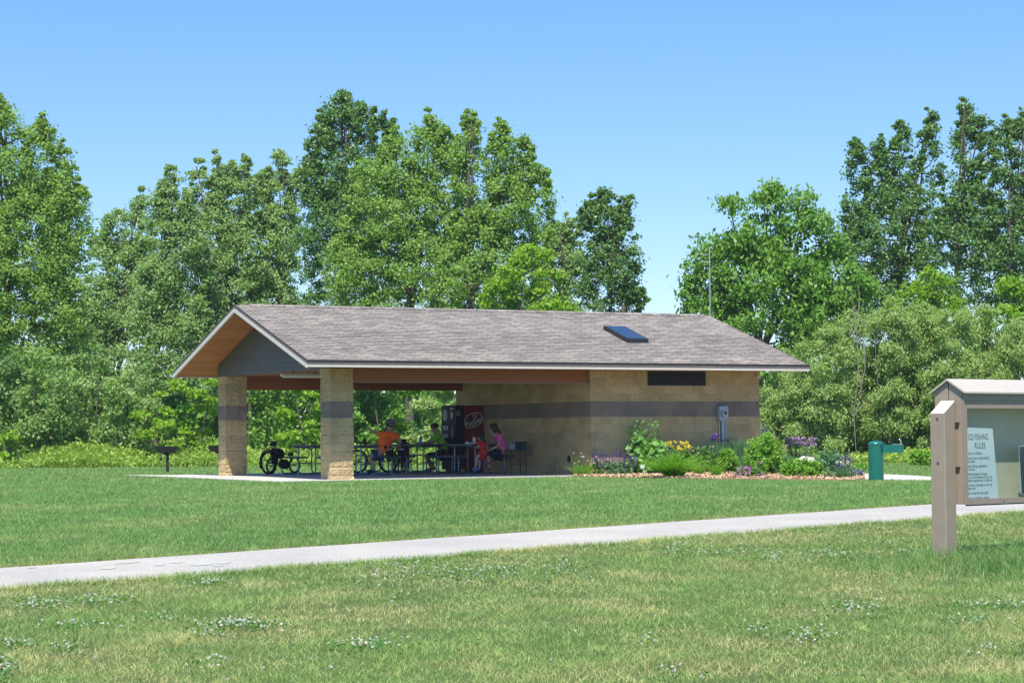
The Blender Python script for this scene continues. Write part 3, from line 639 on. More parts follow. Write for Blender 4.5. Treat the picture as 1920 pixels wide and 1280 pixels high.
MB().bbox((1.0, 0, .55), (.16, .14, .10), .03).tube([(.86, -.2, .62), (.95, 0, .5), (.86, .2, .62)], .012, 6).build('handlebar_bag', bag, tk, True)
def bicycle(label, loc, rz, panniers, accent, group='touring bicycles parked in the shelter'):
    t = thing('bicycle', label, 'bicycle', loc, rz, group)
    wheel(t, (0, 0, .34), .34); wheel(t, (1.02, 0, .34), .34)
    f = MB(); bb, st2, hd, hb = (.42, 0, .28), (.28, 0, .80), (.86, 0, .80), (.84, 0, .90)
    for a, b in (((0, 0, .34), bb), ((0, 0, .34), (.32, 0, .72)), (bb, st2), (bb, (.88, 0, .66)), ((.31, 0, .74), hd), ((1.02, 0, .34), (.88, 0, .66)), ((.88, 0, .66), hb)): f.tube([a, b], .016, 7)
    f.build('frame', accent, t, True)
    MB().bbox((.27, 0, .86), (.25, .14, .05), .02).tube([(.28, 0, .78), (.27, 0, .84)], .012).build('saddle', bag, t, True)
    MB().tube([(.86, -.27, .96), (.84, -.1, .92), (.84, .1, .92), (.86, .27, .96)], .014, 7).bbox((.95, 0, .88), (.14, .2, .16), .03).build('handlebar', bag, t, True)
    MB().tube([(.42, -.07, .28), (.47, -.09, .15)], .009, 6).tube([(.42, .07, .28), (.37, .09, .41)], .009, 6).lathe([(.08, -.003), (.08, .003)], 16, (0, 0, 0)).build('crank', rimm, t)
    MB().box((-.2, -.07, .71), (.22, .07, .725)).tube([(0, .07, .34), (-.15, .07, .71)], .007, 5).tube([(0, -.07, .34), (-.15, -.07, .71)], .007, 5).build('rack', frm, t)
    if panniers:
        for s_ in (-1, 1):
            p = MB().bbox((-.03, s_*.19, .55), (.36, .17, .42), .05).build('pannier', bag, t, True)
            MB().box((-.215, s_*.17-.07, .66), (-.211, s_*.17+.07, .69)).build('reflective_strip', refl, p)
    return t
bicycle('bicycle with big black panniers behind the orange shirted man', B(u_at(744, 6.4), 6.4)+Vector((0, 0, 0)), R(82), True, frm)
bicycle('dark bicycle with red frame leaning behind the near pillar', B(u_at(671, 7.4), 7.4), TH+R(8), False, redf)
# red chair
rc = mat('red_canvas', (.34, .015, .018), .85, bump=.1)
ch = thing('camp_chair', 'bright red canvas folding chair behind the panniered bicycle', 'folding chair', B(u_at(767, 8.0), 8.0), TH+R(10))
MB().bbox((0, .18, .62), (.30, .03, .50), .012).build('backrest', rc, ch); MB().bbox((0, -.02, .34), (.32, .40, .03), .012).bbox((-.02, .20, .26), (.28, .02, .22), .006).build('seat', rc, ch)
cl = MB()
for x, y in ((-.15, .2), (.15, .2), (-.15, -.2), (.15, -.2)): cl.tube([(x, y, 0), (x, y, .34 if y < 0 else .86)], .011, 6)
cl.build('chair_frame', frm, ch)

# ---------------------------------------------------------------- people
sk_a = mat('skin_tan', (.42, .24, .17), .55, spec=.3); sk_b = mat('skin_light', (.56, .36, .27), .55, spec=.3)
def skin(name, J, E, mt, parent, sub=2):
    """J: {name: (Vector, radius)} in parent space; E: edge name pairs; grown as one smooth surface"""
    ks = list(J); me = bpy.data.meshes.new(name); me.from_pydata([J[k][0] for k in ks], [(ks.index(a), ks.index(b)) for a, b in E], [])
    o = bpy.data.objects.new(name, me); C.objects.link(o); o.parent = parent; me.materials.append(mt)
    md = o.modifiers.new('Skin', 'SKIN'); md.use_smooth_shade = True
    for q, k in enumerate(ks):
        d = me.skin_vertices[0].data[q]; d.radius = (J[k][1], J[k][1]); d.use_root = (q == 0)
    s = o.modifiers.new('Sub', 'SUBSURF'); s.levels = s.render_levels = sub
    bpy.context.view_layer.update()
    m2 = bpy.data.meshes.new_from_object(o.evaluated_get(bpy.context.evaluated_depsgraph_get()))
    o.modifiers.clear(); o.data = m2; m2.name = name
    m2.polygons.foreach_set('use_smooth', [True]*len(m2.polygons))
    if not m2.materials: m2.materials.append(mt)
    return o
def person(label, Z, P, sc_, face, skinm, shirt, pants, shoe, hair, extras, shorts=True):
    """P: joint -> (px, py, depth offset): the pose read off the photo, at the figure's own distance"""
    base = at(*P['pel'][:2], Z); base.z = 0
    t = thing('person', label, 'person', base)
    W = {k: at(v[0], v[1], Z+v[2])-base for k, v in P.items()}
    s = sc_; fd = (Vector(face)).normalized(); side = Vector((fd.y, -fd.x, 0))
    hd = W['head']
    J = {'pel': (W['pel'], .125*s), 'mid': (W['mid'], .125*s), 'chest': (W['chest'], .135*s), 'neck': (W['neck'], .058*s), 'jaw': (hd-Vector((0, 0, .055*s))+fd*.025*s, .062*s), 'skull': (hd+Vector((0, 0, .03*s)), .088*s), 'crown': (hd+Vector((0, 0, .095*s))-fd*.01, .06*s),
         'nose': (hd+fd*.105*s-Vector((0, 0, .01*s)), .014*s)}
    E = [('pel', 'mid'), ('mid', 'chest'), ('chest', 'neck'), ('neck', 'jaw'), ('jaw', 'skull'), ('skull', 'crown'), ('skull', 'nose')]
    for e in 'ab':
        J['sh'+e] = (W['sh'+e], .062*s); J['el'+e] = (W['el'+e], .042*s); J['wr'+e] = (W['ha'+e], .028*s); E += [('chest', 'sh'+e), ('sh'+e, 'el'+e), ('el'+e, 'wr'+e)]
        d = (W['ha'+e]-W['el'+e]).normalized(); lat = d.cross(Vector((0, 0, 1))); lat = lat.normalized() if lat.length > .1 else Vector((1, 0, 0))
        pc = W['ha'+e]+d*.06*s; J['pa'+e] = (pc, .032*s); E.append(('wr'+e, 'pa'+e))
        for q, (o_, L_) in enumerate(((-.03, .065), (-.01, .08), (.01, .075), (.03, .058))):
            a_ = pc+d*.035*s+lat*o_*s; m_ = a_+d*L_*.5*s; e_ = m_+(d*L_*.45-Vector((0, 0, .02)))*s
            J[f'f{e}{q}0'] = (a_, .010*s); J[f'f{e}{q}1'] = (m_, .009*s); J[f'f{e}{q}2'] = (e_, .008*s); E += [('pa'+e, f'f{e}{q}0'), (f'f{e}{q}0', f'f{e}{q}1'), (f'f{e}{q}1', f'f{e}{q}2')]
        th = W['ha'+e]+d*.02*s+lat*.04*s; J[f't{e}'] = (th, .011*s); J[f'u{e}'] = (th+d*.05*s+lat*.015*s, .009*s); E += [('wr'+e, f't{e}'), (f't{e}', f'u{e}')]
        J['hi'+e] = (W['hi'+e], .095*s); J['kn'+e] = (W['kn'+e], .060*s); J['an'+e] = (W['an'+e], .038*s); J['to'+e] = (W['to'+e], .032*s)
        E += [('pel', 'hi'+e), ('hi'+e, 'kn'+e), ('kn'+e, 'an'+e), ('an'+e, 'to'+e)]
        mc = W['kn'+e].lerp(W['an'+e], .35); J['ca'+e] = (mc, .055*s); E.remove(('kn'+e, 'an'+e)); E += [('kn'+e, 'ca'+e), ('ca'+e, 'an'+e)]
    body = skin('body', J, E, skinm, t)
    fe = MB()
    for q in (-1, 1): fe.ball(hd+fd*.084*s+side*q*.032*s+Vector((0, 0, .012*s)), .011*s, 8, 6)
    fe.build('eyes', mat('eye_dark', (.02, .015, .01), .3), body, True)
    ea = MB()
    for q in (-1, 1): ea.ball(hd+side*q*.088*s, .026*s, 8, 6, (.6, .6, 1))
    ea.build('ears', skinm, body, True)
    SJ = {'pel': (W['pel']+Vector((0, 0, .0)), .156*s), 'mid': (W['mid'], .147*s), 'chest': (W['chest'], .153*s), 'neckline': (W['chest'].lerp(W['neck'], .62), .085*s)}
    SE = [('pel', 'mid'), ('mid', 'chest'), ('chest', 'neckline')]
    for e in 'ab': SJ['sh'+e] = (W['sh'+e], .080*s); SJ['sl'+e] = (W['sh'+e].lerp(W['el'+e], .72), .068*s); SE += [('chest', 'sh'+e), ('sh'+e, 'sl'+e)]
    skin('shirt', SJ, SE, shirt, t)
    PJ = {'pel': (W['pel'], .150*s)}; PE = []
    for e in 'ab':
        PJ['hi'+e] = (W['hi'+e], .115*s); k_ = 1.0
        PJ['kn'+e] = (W['hi'+e].lerp(W['kn'+e], .92 if shorts else 1.0), .082*s); PE += [('pel', 'hi'+e), ('hi'+e, 'kn'+e)]
        if not shorts: PJ['cu'+e] = (W['kn'+e].lerp(W['an'+e], .30), .07*s); PE.append(('kn'+e, 'cu'+e))
    skin('shorts' if shorts else 'trousers', PJ, PE, pants, t)
    for e in 'ab':
        a_, b_ = W['an'+e], W['to'+e]; d = (b_-a_).normalized()
        SH = {'h': (a_-d*.04*s-Vector((0, 0, .02)), .042*s), 'm': (a_.lerp(b_, .55), .045*s), 't': (b_+d*.03*s, .038*s)}
        sh = skin('shoe', SH, [('h', 'm'), ('m', 't')], shoe, t, 2)
    for fn in extras: fn(t, W, hd, fd, side, s)
    return t
def hair_cap(col, tail=None):
    def f(t, W, hd, fd, side, s):
        mb = MB(); mb.ball(hd+Vector((0, 0, .045*s))-fd*.028*s, .113*s, 16, 10, (1, 1, .98)); mb.ball(hd-fd*.055*s-Vector((0, 0, .03*s)), .085*s, 12, 8)
        o = mb.build('hair', col, t, True)
        if tail: skin('hair', {str(q): (hd-fd*a*s+Vector((0, 0, b*s)), r_*s) for q, (a, b, r_) in enumerate(tail)}, [(str(q), str(q+1)) for q in range(len(tail)-1)], col, t)
    return f
def cap(col, brim=True):
    def f(t, W, hd, fd, side, s):
        mb = MB(); mb.ball(hd+Vector((0, 0, .062*s))-fd*.008*s, .112*s, 16, 10, (1, 1, .75)); o = mb.build('cap', col, t, True)
        if brim:
            b = MB(); b.add([hd+Vector((0, 0, .05*s+.01*math.cos(a)))+fd*(.08+.095*math.cos(a))*s+side*.075*math.sin(a)*s for a in np.linspace(-PI/2, PI/2, 9)]+[hd+Vector((0, 0, .062*s+.01*math.cos(a)))+fd*(.08+.095*math.cos(a))*s+side*.075*math.sin(a)*s for a in np.linspace(-PI/2, PI/2, 9)],
                            [tuple(range(9)), tuple(range(9, 18))[::-1]]+[(i, i+1, i+10, i+9) for i in range(8)])
            b.build('brim', col, o)
    return f
def helmet(t, W, hd, fd, side, s):
    mb = MB(); mb.ball(hd+Vector((0, 0, .07*s))-fd*.01*s, .128*s, 18, 12, (1, 1, .8)); o = mb.build('helmet', mat('helmet_black', (.02, .02, .03), .3), t, True)
    v = MB()
    for q in (-2, -1, 0, 1, 2): v.tube([hd+side*q*.045*s+Vector((0, 0, .07*s))+(-fd*math.cos(a)*.135+Vector((0, 0, 1))*math.sin(a)*.108)*s*math.sqrt(max(.1, 1-(q*.3)**2)) for a in np.linspace(.15, 1.2, 6)], .008*s, 5)
    v.tube([hd-fd*.125*s+side*x*.04*s+Vector((0, 0, .03*s)) for x in (-1.4, 0, 1.4)], .010*s, 5); v.build('helmet_stripes', mat('helmet_white', (.5, .5, .55), .4), o)
org = mat('orange_shirt', (.98, .15, .008), .85, bump=.2, bscale=12); lime = mat('lime_shirt', (.26, .62, .035), .85, bump=.2, bscale=12); pink = mat('pink_shirt', (.88, .12, .40), .85, bump=.2, bscale=12); rd = mat('red_dress', (.60, .015, .018), .85, bump=.2, bscale=12)
denim = mat('blue_shorts', (.03, .05, .16), .9); drk = mat('dark_shorts', (.012, .012, .018), .9); navy = mat('navy_trousers', (.008, .014, .05), .9)
hb = mat('hair_brown', (.045, .025, .015), .6); hdk = mat('hair_dark', (.02, .012, .01), .6)
def logo_back(t, W, hd, fd, side, s):   # faint print and small dark pouch on the shirt
    c = W['mid'].lerp(W['chest'], .65)+Vector((.05, -.165, 0)); MB().tube([c+Vector((.07*math.cos(a), 0, .09*math.sin(a))) for a in np.linspace(0, 2*PI, 17)[:-1]], .010, 5, close=True).build('shirt_print', mat('print_rust', (.45, .07, .03), .9), t)
    MB().bbox(W['pel']+Vector((.17, -.19, .17)), (.09, .05, .09), .02).build('belt_pouch', drk, t, True)
ZO = B(TU[1][0]+.71, 3.7).y
person('person in an orange shirt and helmet seated with back turned, pointing left', ZO, dict(pel=(712, 850, 0), mid=(718, 836, -.03), chest=(728, 819, -.03), neck=(732, 806, 0), head=(731, 797.5, 0), sha=(715, 812.5, -.02), shb=(744, 814, .02),
       ela=(703, 811, -.05), haa=(692, 804, -.1), elb=(751, 827, .05), hab=(747, 836, .25), hia=(706, 852, -.05), hib=(710, 852, .1), kna=(694, 854, -.12), knb=(695, 855, .25), ana=(699, 882, -.10), anb=(698, 880, .28), toa=(691, 886, -.15), tob=(690, 884, .2)),
       1.06, (-.35, .93, 0), sk_a, org, denim, drk, hdk, [helmet, logo_back])
ZG = B(TU[2][0]+.71, 6.6).y
person('person in a lime green shirt and cap seated in profile facing left', ZG, dict(pel=(832, 852, 0), mid=(831, 838, 0), chest=(826, 824, 0), neck=(818, 811.5, 0), head=(814, 802, 0), sha=(824, 817, -.19), shb=(819, 817, .19),
       ela=(808, 830, -.24), haa=(790, 831, -.12), elb=(803, 830, .22), hab=(787, 830, .1), hia=(828, 853, -.1), hib=(827, 853, .1), kna=(798, 853, -.12), knb=(797, 853, .12), ana=(809, 877, -.1), anb=(815, 877, .14), toa=(800, 881, -.12), tob=(806, 880, .14)),
       1.05, (-1, .1, 0), sk_a, lime, drk, mat('grey_shoe', (.2, .19, .24), .6), hdk, [cap(mat('cap_maroon', (.05, .02, .025), .7))])
ZP = B(TU[3][0]+.71, 3.25).y
person('person in a pink shirt leaning in profile over the red dressed child', ZP, dict(pel=(939, 849, 0), mid=(941, 836, 0), chest=(937, 822, 0), neck=(930, 812, 0), head=(923.5, 804.5, 0), sha=(936, 818, -.17), shb=(931, 818, .17),
       ela=(936, 834, -.2), haa=(924, 841, -.2), elb=(925, 832, .2), hab=(916, 838, .2), hia=(935, 851, -.08), hib=(934, 851, .1), kna=(915, 851, -.1), knb=(914, 852, .12), ana=(916, 866, -.14), anb=(917, 877, .12), toa=(908, 869.5, -.16), tob=(910, 881, .1)),
       1.1, (-1, .15, 0), sk_b, pink, navy, mat('pink_shoe', (.4, .08, .16), .6), hb, [hair_cap(hb, [(.09, .03, .045), (.17, -.03, .04), (.20, -.14, .03), (.20, -.24, .02)])], shorts=False)
person('child in a red dress with long dark hair seated beside the pink shirted person', ZP-.42, dict(pel=(908, 851, 0), mid=(907, 843, 0), chest=(905, 832, 0), neck=(903, 825, 0), head=(901, 819, 0), sha=(899, 829, -.08), shb=(910, 829, .08),
       ela=(897, 839, -.1), haa=(893, 838, .05), elb=(913, 838, .06), hab=(906, 843, .1), hia=(905, 852, -.05), hib=(906, 852, .08), kna=(895, 855, -.05), knb=(899, 855, .1), ana=(892, 876, -.05), anb=(899, 877, .06), toa=(887, 880, -.08), tob=(893, 881, .02)),
       .80, (-.9, .5, 0), sk_b, rd, rd, mat('blue_shoe', (.18, .22, .5), .6), hdk, [hair_cap(hdk, [(.07, .02, .07), (.11, -.08, .065), (.13, -.2, .05), (.14, -.3, .03)])])

# things on the tables
TT = .812
def on(px, py, Y, z=TT): p = at(px, py, Y); p.z = z; return p
bt_ = thing('water_bottle', 'blue water bottle standing on the table by the green shirted person', 'bottle', on(789, 829, ZG-.3))
MB().lathe([(.035, 0), (.037, .16), (.03, .18), (.018, .19)], 14).build('bottle_body', mat('blue_plastic', (.06, .16, .45), .3), bt_, True); MB().lathe([(.022, .19), (.022, .225), (.01, .235)], 12).build('cap', mat('cap_blue', (.04, .1, .35), .4), bt_, True)
cu = thing('drink_cup', 'tall white paper cup with a straw beside the plates', 'cup', on(889, 829, ZP-.3))
wht = mat('paper_white', (.75, .75, .77), .6)
MB().lathe([(.032, 0), (.045, .16), (.047, .165), (.047, .175), (.01, .178)], 16).build('cup_body', wht, cu, True); MB().tube([(.0, 0, .17), (-.012, 0, .25), (-.03, 0, .265)], .005, 6).build('straw', mat('straw_pink', (.6, .4, .42), .5), cu)
co = thing('juice_bottle', 'small orange juice bottle behind the white cup', 'bottle', on(894, 829, ZP-.15))
MB().lathe([(.04, 0), (.042, .12), (.03, .15), (.02, .16)], 14).build('bottle_body', mat('orange_juice', (.75, .14, .02), .4), co, True); MB().lathe([(.022, .16), (.022, .185), (.005, .188)], 12).build('cap', mat('orange_cap', (.5, .1, .02), .4), co, True)
for lb, px, r_ in (('crumpled white paper wrapper on the table left of the cup', 876, 0), ('white paper plate with blue napkin left of the cup', 883, 1), ('white food tray right of the cup in front of the child', 897.5, 2)):
    p = thing('paper_plate' if r_ else 'paper_wrapper', lb, 'plate' if r_ else 'wrapper', on(px, 829, ZP-.25-.05*r_))
    if r_: MB().lathe([(.04, 0), (.075, .012), (.095, .028), (.09, .026), (.04, .006)], 18).build('plate', wht, p, True)
    else: MB().ball((0, 0, .03), .06, 9, 6, (1, .8, .6)).ball((.06, .02, .02), .04, 7, 5, (1, .8, .6)).build('paper', wht, p)
    if r_ == 1: MB().ball((0, 0, .04), .045, 8, 5, (1, 1, .7)).build('napkin', mat('napkin_blue', (.15, .2, .45), .8), p)
    if r_ == 2: MB().bbox((0, 0, .03), (.1, .08, .04), .01).build('food_box', wht, p)
# serving stand by the wall
sv = thing('serving_cart', 'dark boxy cart on thin legs against the block wall', 'cart', B(u_at(974, 3.3), 3.3), TH)
MB().bbox((.0, 0, .76), (.28, .34, .21), .02).build('cart_box', mat('cart_dark', (.03, .045, .06), .5), sv)
lg_ = MB()
for x, y in ((-.34, -.16), (.12, -.16), (-.34, .16), (.12, .16)): lg_.tube([(x, y, 0), (x, y, .64)], .012, 6)
lg_.tube([(-.34, -.16, .25), (.12, -.16, .25)], .009, 5); lg_.build('legs', frm, sv)
MB().ball((.2, -.2, .52), .035, 8, 6).build('knob', mat('knob_grey', (.12, .12, .2), .5), sv)
cx_ = thing('milk_carton_box', 'pale blue and white carton box beside the dark cart', 'carton', B(u_at(956, 3.4), 3.35, .652), TH+R(10))
MB().bbox((0, 0, .10), (.17, .2, .19), .006).build('box', mat('carton_pale', (.42, .47, .52), .6, var=.15, vscale=30), cx_); MB().box((-.07, -.103, .15), (.07, -.101, .17)).build('flap', mat('carton_dark', (.08, .1, .12), .6), cx_)
MB().box((-.44, -.17, .630), (.15, .17, .651)).build('shelf', mat('cart_dark2', (.03, .045, .06), .5), sv)
# ---------------------------------------------------------------- vegetation generators
def rdir(n): a = rng.normal(size=(n, 3)); return a/np.linalg.norm(a, axis=1)[:, None]
def norm(a): return a/np.maximum(np.linalg.norm(a, axis=1)[:, None], 1e-6)
def leaf_geo(P, size, el, nb=None, nbw=.4, ax=None, axw=0):
    """one rhombic leaf per point, slightly folded sizes; el = length/width"""
    n = len(P); nn = rdir(n)
    if nb is not None: nn = norm(nn+nb*nbw)
    a = rdir(n)
    if ax is not None: a = norm(a+ax*axw)
    t = norm(np.cross(nn, a)); b = norm(np.cross(nn, t))
    s = size*rng.uniform(.65, 1.25, (n, 1)); L_ = b*s*.5*math.sqrt(el); W_ = t*s*.5/math.sqrt(el)
    V = np.stack([P-L_, P-L_*.1+W_, P+L_, P-L_*.1-W_], 1).reshape(-1, 3)
    return V, np.arange(4*n).reshape(n, 4)
def join(parts):
    Vs, Fs, k = [], [], 0
    for V, F in parts: Vs.append(V); Fs.append(F+k); k += len(V)
    return np.concatenate(Vs), np.concatenate(Fs)
def blade_geo(P, h, w_, lean=.35, curve=.3, seg=1, up=None):
    n = len(P); a = rng.uniform(0, 2*PI, n); dr = np.stack([np.cos(a), np.sin(a), np.zeros(n)], 1)
    b = rng.uniform(0, 2*PI, n); sd = np.stack([np.cos(b), np.sin(b), np.zeros(n)], 1)*np.reshape(w_, (-1, 1))*.5
    h = np.reshape(h*np.ones(n), (-1, 1)); ln = rng.uniform(0, lean, (n, 1)); Z = np.array([[0, 0, 1.]])
    rows_ = []
    for k in range(seg+1):
        t = k/seg; off = dr*h*(ln*t+curve*ln*t*t*2)+Z*h*(t-.35*curve*ln*t*t*2); ww = sd*(1-t)**.6 if k < seg else sd*.12
        rows_ += [P+off-ww, P+off+ww]
    V = np.stack(rows_, 1).reshape(-1, 3); m_ = 2*(seg+1); base = np.arange(n)[:, None]*m_
    F = np.concatenate([np.stack([base[:, 0]+2*k, base[:, 0]+2*k+1, base[:, 0]+2*k+3, base[:, 0]+2*k+2], 1) for k in range(seg)])
    return V, F
bark = mat('bark_grey', (.13, .105, .085), .95, bump=.5, bscale=25, var=.25, vscale=6); bark_l = mat('bark_pale', (.24, .21, .18), .9, bump=.4, bscale=25, var=.25, vscale=6)
def flame(t, pk=.38):    # crown half-width along its height
    return np.sqrt(np.clip(np.where(t > pk, 1-((t-pk)/(1-pk))**2*1.0, 1-((pk-t)/(pk+.12))**2), .02, 1))
def tree(name, label, cat, Z, lobes, lm, base_x=None, leaf=.13, el=1.25, dens=330, clr=(.42, .75), group=None, trunks=1, tr=.17, bk=None, droop=0, cdens=5.5, base_z=None, sticks=0, pk=.38, flat=.75, hollow=.75, fingers=0):
    """crown of leaf clumps at the ends of limbs; lobes = (px, top, bottom, half-width) measured at the tree's own distance"""
    s = FPX/Z; bx = base_x if base_x is not None else sum(l[0] for l in lobes)/len(lobes)
    base = at(bx, 850, Z); base.z = float(gz(Z)); t = thing(name, label, cat, base, 0, group)
    bk = bk or bark; tr = tr*(.62 if trunks < 3 else 1); cl = []; parts = []
    lobes = [(*l, 1.0) for l in lobes]
    if fingers:
        for cx, yt, yb, hw, _ in list(lobes):
            for q in range(fingers):
                dx = random.uniform(-.92, .92)*hw; tq = pk+(1-pk)*math.sqrt(1-(dx/hw)**2); yq = yb+(yt-yb)*tq; up = random.uniform(2, 20)*(1-.3*abs(dx)/hw)
                lobes.append((cx+dx, yq-up, yq+random.uniform(34, 60), random.uniform(7, 12), .46))
    for cx, yt, yb, hw, fs_ in lobes:
        p1, p0 = at(cx, yt, Z)-base, at(cx, yb, Z)-base; H = p1.z-p0.z; Wd = hw/s
        n = max(5, int(cdens*(H*Wd*2)*.9)); tt = rng.uniform(0.02, .97, n); w_ = flame(tt, pk)*Wd; an = rng.uniform(0, 2*PI, n); q = rng.uniform(hollow**2*.35, 1, n)**.5
        jit = 1+rng.normal(0, .18, n); x = p0.x+(p1.x-p0.x)*tt+np.cos(an)*w_*q*jit; y = np.sin(an)*w_*q*jit*.9; z = p0.z+H*tt
        rc = rng.uniform(*clr, n)*np.clip(.6+.5*(w_/max(Wd, .1)), .55, 1)*min(1, max(.72, Wd/.8))*fs_
        cl.append((np.stack([x, y, z], 1), rc, (p1.x+p0.x)/2))
        nl = int(dens*H*Wd*(1.6 if fs_ == 1 else 3.0)); own = rng.choice(n, nl, p=rc**2/np.sum(rc**2)); d = rdir(nl); d[:, 2] *= flat
        r_ = rc[own][:, None]*np.abs(rng.normal(.62, .34, (nl, 1))); Cc = np.stack([x, y, z], 1)[own]; P = Cc+d*r_
        if droop: P[:, 2] -= droop*rng.uniform(0, 1, nl)**2*rc[own]
        out = norm(np.stack([P[:, 0]-(p0.x+p1.x)/2, P[:, 1], np.full(nl, .9)], 1)+d*1.0+np.array([list(SUNV)])*.6)
        ax = np.tile([[0, 0, -1.]], (nl, 1)) if droop else None
        parts.append(leaf_geo(P, leaf, el, out, .9, ax, 1.2 if droop else 0))
    V, F = join(parts); cr_o = fast('crown', V, F, lm, t)
    # wood
    wd = MB(); allc = np.concatenate([c[0] for c in cl]); top = allc[:, 2].max(); bot = allc[:, 2].min()
    if trunks == 1 or trunks == 2:
        ends = sorted([((p[0][:, 0].mean()), p[0][:, 2].max()) for p in cl], key=lambda e: -e[1])[:5]
        fork = max(.8, bot+.12*(top-bot)); fk = Vector((random.uniform(-.15, .15), 0, fork))
        wd.tube([(0, 0, -.1), (random.uniform(-.1, .1), 0, fork*.5), fk], [tr*1.25, tr*1.0, tr*.85], 9)
        lims = []
        for ex, ez in ends:
            e = Vector((ex, random.uniform(-.5, .5), ez-.35)); m1 = fk.lerp(e, .45)+Vector((random.uniform(-.3, .3), random.uniform(-.4, .4), 0))
            wd.tube([fk, fk.lerp(m1, .5)+Vector((0, 0, .1)), m1, m1.lerp(e, .5), e], [tr*.62, tr*.5, tr*.38, tr*.22, .02], 7); lims.append((fk, m1, e))
        for c in allc[rng.choice(len(allc), min(len(allc), 55), replace=False)]:
            c = Vector(c); best = min(((a.lerp(b, f)-c).length+max(0, (a.lerp(b, f)).z-c.z+.4)*2, a.lerp(b, f)) for a, b in [(l[0], l[1]) for l in lims]+[(l[1], l[2]) for l in lims] for f in (0, .25, .5, .75, .95))[1]
            md = best.lerp(c, .5)-Vector((0, 0, .12)); wd.tube([best, md, c], [tr*.16+.012, tr*.1+.01, .008], 5, cap=False)
    else:
        for k in range(trunks):
            c = Vector(allc[rng.integers(len(allc))]); b = Vector((c.x*.55+random.uniform(-.2, .2), c.y*.5, -.1)); c.z = max(c.z, 1.2)
            wd.tube([b, b.lerp(c, .35)+Vector((random.uniform(-.15, .15), 0, .1)), b.lerp(c, .7), c], [tr*random.uniform(.6, 1.2), tr*.7, tr*.5, .008], 6)
    wd.build('trunk' if trunks < 3 else 'stems', bk, t, True)
    return t
cw = leafmat('leaf_cottonwood', (.21, .35, .075), (.37, .53, .14), (.29, .44, .095), .46, .5, .35, .3)
cwp = leafmat('leaf_cottonwood_pale', (.27, .41, .15), (.41, .54, .24), (.33, .47, .17), .46, .5, .35, .3)
cwd = leafmat('leaf_cottonwood_dark', (.11, .23, .062), (.21, .36, .105), (.15, .29, .07), .38, .42, .35, .4)
mpl = leafmat('leaf_maple', (.22, .39, .035), (.34, .52, .055), (.28, .46, .04), .5, .5, .5, .3)
bxe = leafmat('leaf_boxelder', (.13, .29, .045), (.26, .45, .085), (.20, .37, .055), .42, .45, .45, .35)
wil = leafmat('leaf_willow', (.28, .40, .12), (.44, .55, .21), (.35, .47, .15), .45, .5, .4, .3)
pal = leafmat('leaf_scrub', (.22, .36, .11), (.38, .51, .19), (.30, .43, .14), .45, .5, .4, .3)
CWK = dict(leaf=.112, dens=680, fingers=7, clr=(.30, .58), cdens=8)
TR = 'tall cottonwoods behind the shelter'
tree('cottonwood_tree', 'big leafy cottonwood filling the left edge of the view', 'tree', 86, [(8, 190, 470, 50), (72, 222, 560, 48), (112, 275, 560, 38), (140, 350, 500, 34), (125, 430, 640, 42), (50, 330, 810, 95), (105, 520, 760, 60), (-70, 230, 830, 100)], cw, 20, trunks=1, tr=.3, **CWK)
tree('cottonwood_tree', 'shorter pale cottonwood just right of the left edge tree', 'tree', 100, [(190, 440, 720, 30), (215, 392, 640, 34), (262, 366, 640, 36), (245, 450, 750, 58), (175, 540, 760, 45)], cwp, 225, tr=.2, **CWK)
tree('cottonwood_tree', 'cottonwood with dark trunk showing left of the shelter roof peak', 'tree', 96, [(325, 318, 560, 32), (300, 352, 600, 32), (348, 385, 590, 40), (290, 480, 650, 40), (285, 560, 740, 55), (350, 540, 740, 50)], cwp, 287, tr=.26, **CWK)
tree('cottonwood_tree', 'four peaked cottonwood above the shelter roof peak', 'tree', 98, [(376, 293, 560, 27), (412, 290, 520, 17), (432, 305, 540, 20), (458, 294, 600, 24), (400, 370, 620, 50), (450, 400, 690, 55), (400, 520, 760, 60)], cwp, 420, tr=.24, **CWK)
tree('cottonwood_tree', 'narrow cottonwood left of the tallest dark tree', 'tree', 99, [(522, 278, 560, 24), (494, 318, 560, 24), (562, 306, 520, 20), (520, 380, 690, 62), (500, 500, 700, 60)], cwp, 525, tr=.24, **CWK)
tree('cottonwood_tree', 'tallest cottonwood, dark green, rising at centre left', 'tree', 95, [(640, 172, 400, 36), (607, 212, 420, 30), (590, 280, 520, 32), (682, 190, 440, 34), (727, 210, 400, 18), (640, 320, 640, 75)], cwd, 640, tr=.28, **CWK)
tree('cottonwood_tree', 'broad bright cottonwood left half of the big central clump', 'tree', 90, [(800, 213, 470, 40), (745, 248, 500, 42), (838, 235, 500, 34), (700, 290, 600, 60), (780, 330, 640, 90), (660, 430, 660, 60)], cw, 770, tr=.28, **CWK)
tree('cottonwood_tree', 'broad bright cottonwood right half of the big central clump', 'tree', 89, [(880, 218, 500, 32), (940, 230, 500, 34), (984, 244, 480, 17), (1008, 310, 480, 30), (950, 320, 600, 70), (890, 380, 620, 75), (850, 470, 640, 60)], cw, 880, tr=.28, **CWK)
tree('cottonwood_tree', 'small pale cottonwood between the yellow green maple and the dark round one', 'tree', 97, [(1062, 402, 580, 22), (1040, 430, 600, 28), (1075, 470, 610, 32)], cwp, 1058, tr=.14, **CWK)
tree('cottonwood_tree', 'lone glossy dark cottonwood right of the central clump', 'tree', 93, [(1130, 352, 540, 30), (1172, 372, 520, 27), (1100, 375, 560, 22), (1145, 430, 600, 48), (1185, 530, 590, 24)], cwd, 1150, tr=.16, **CWK)
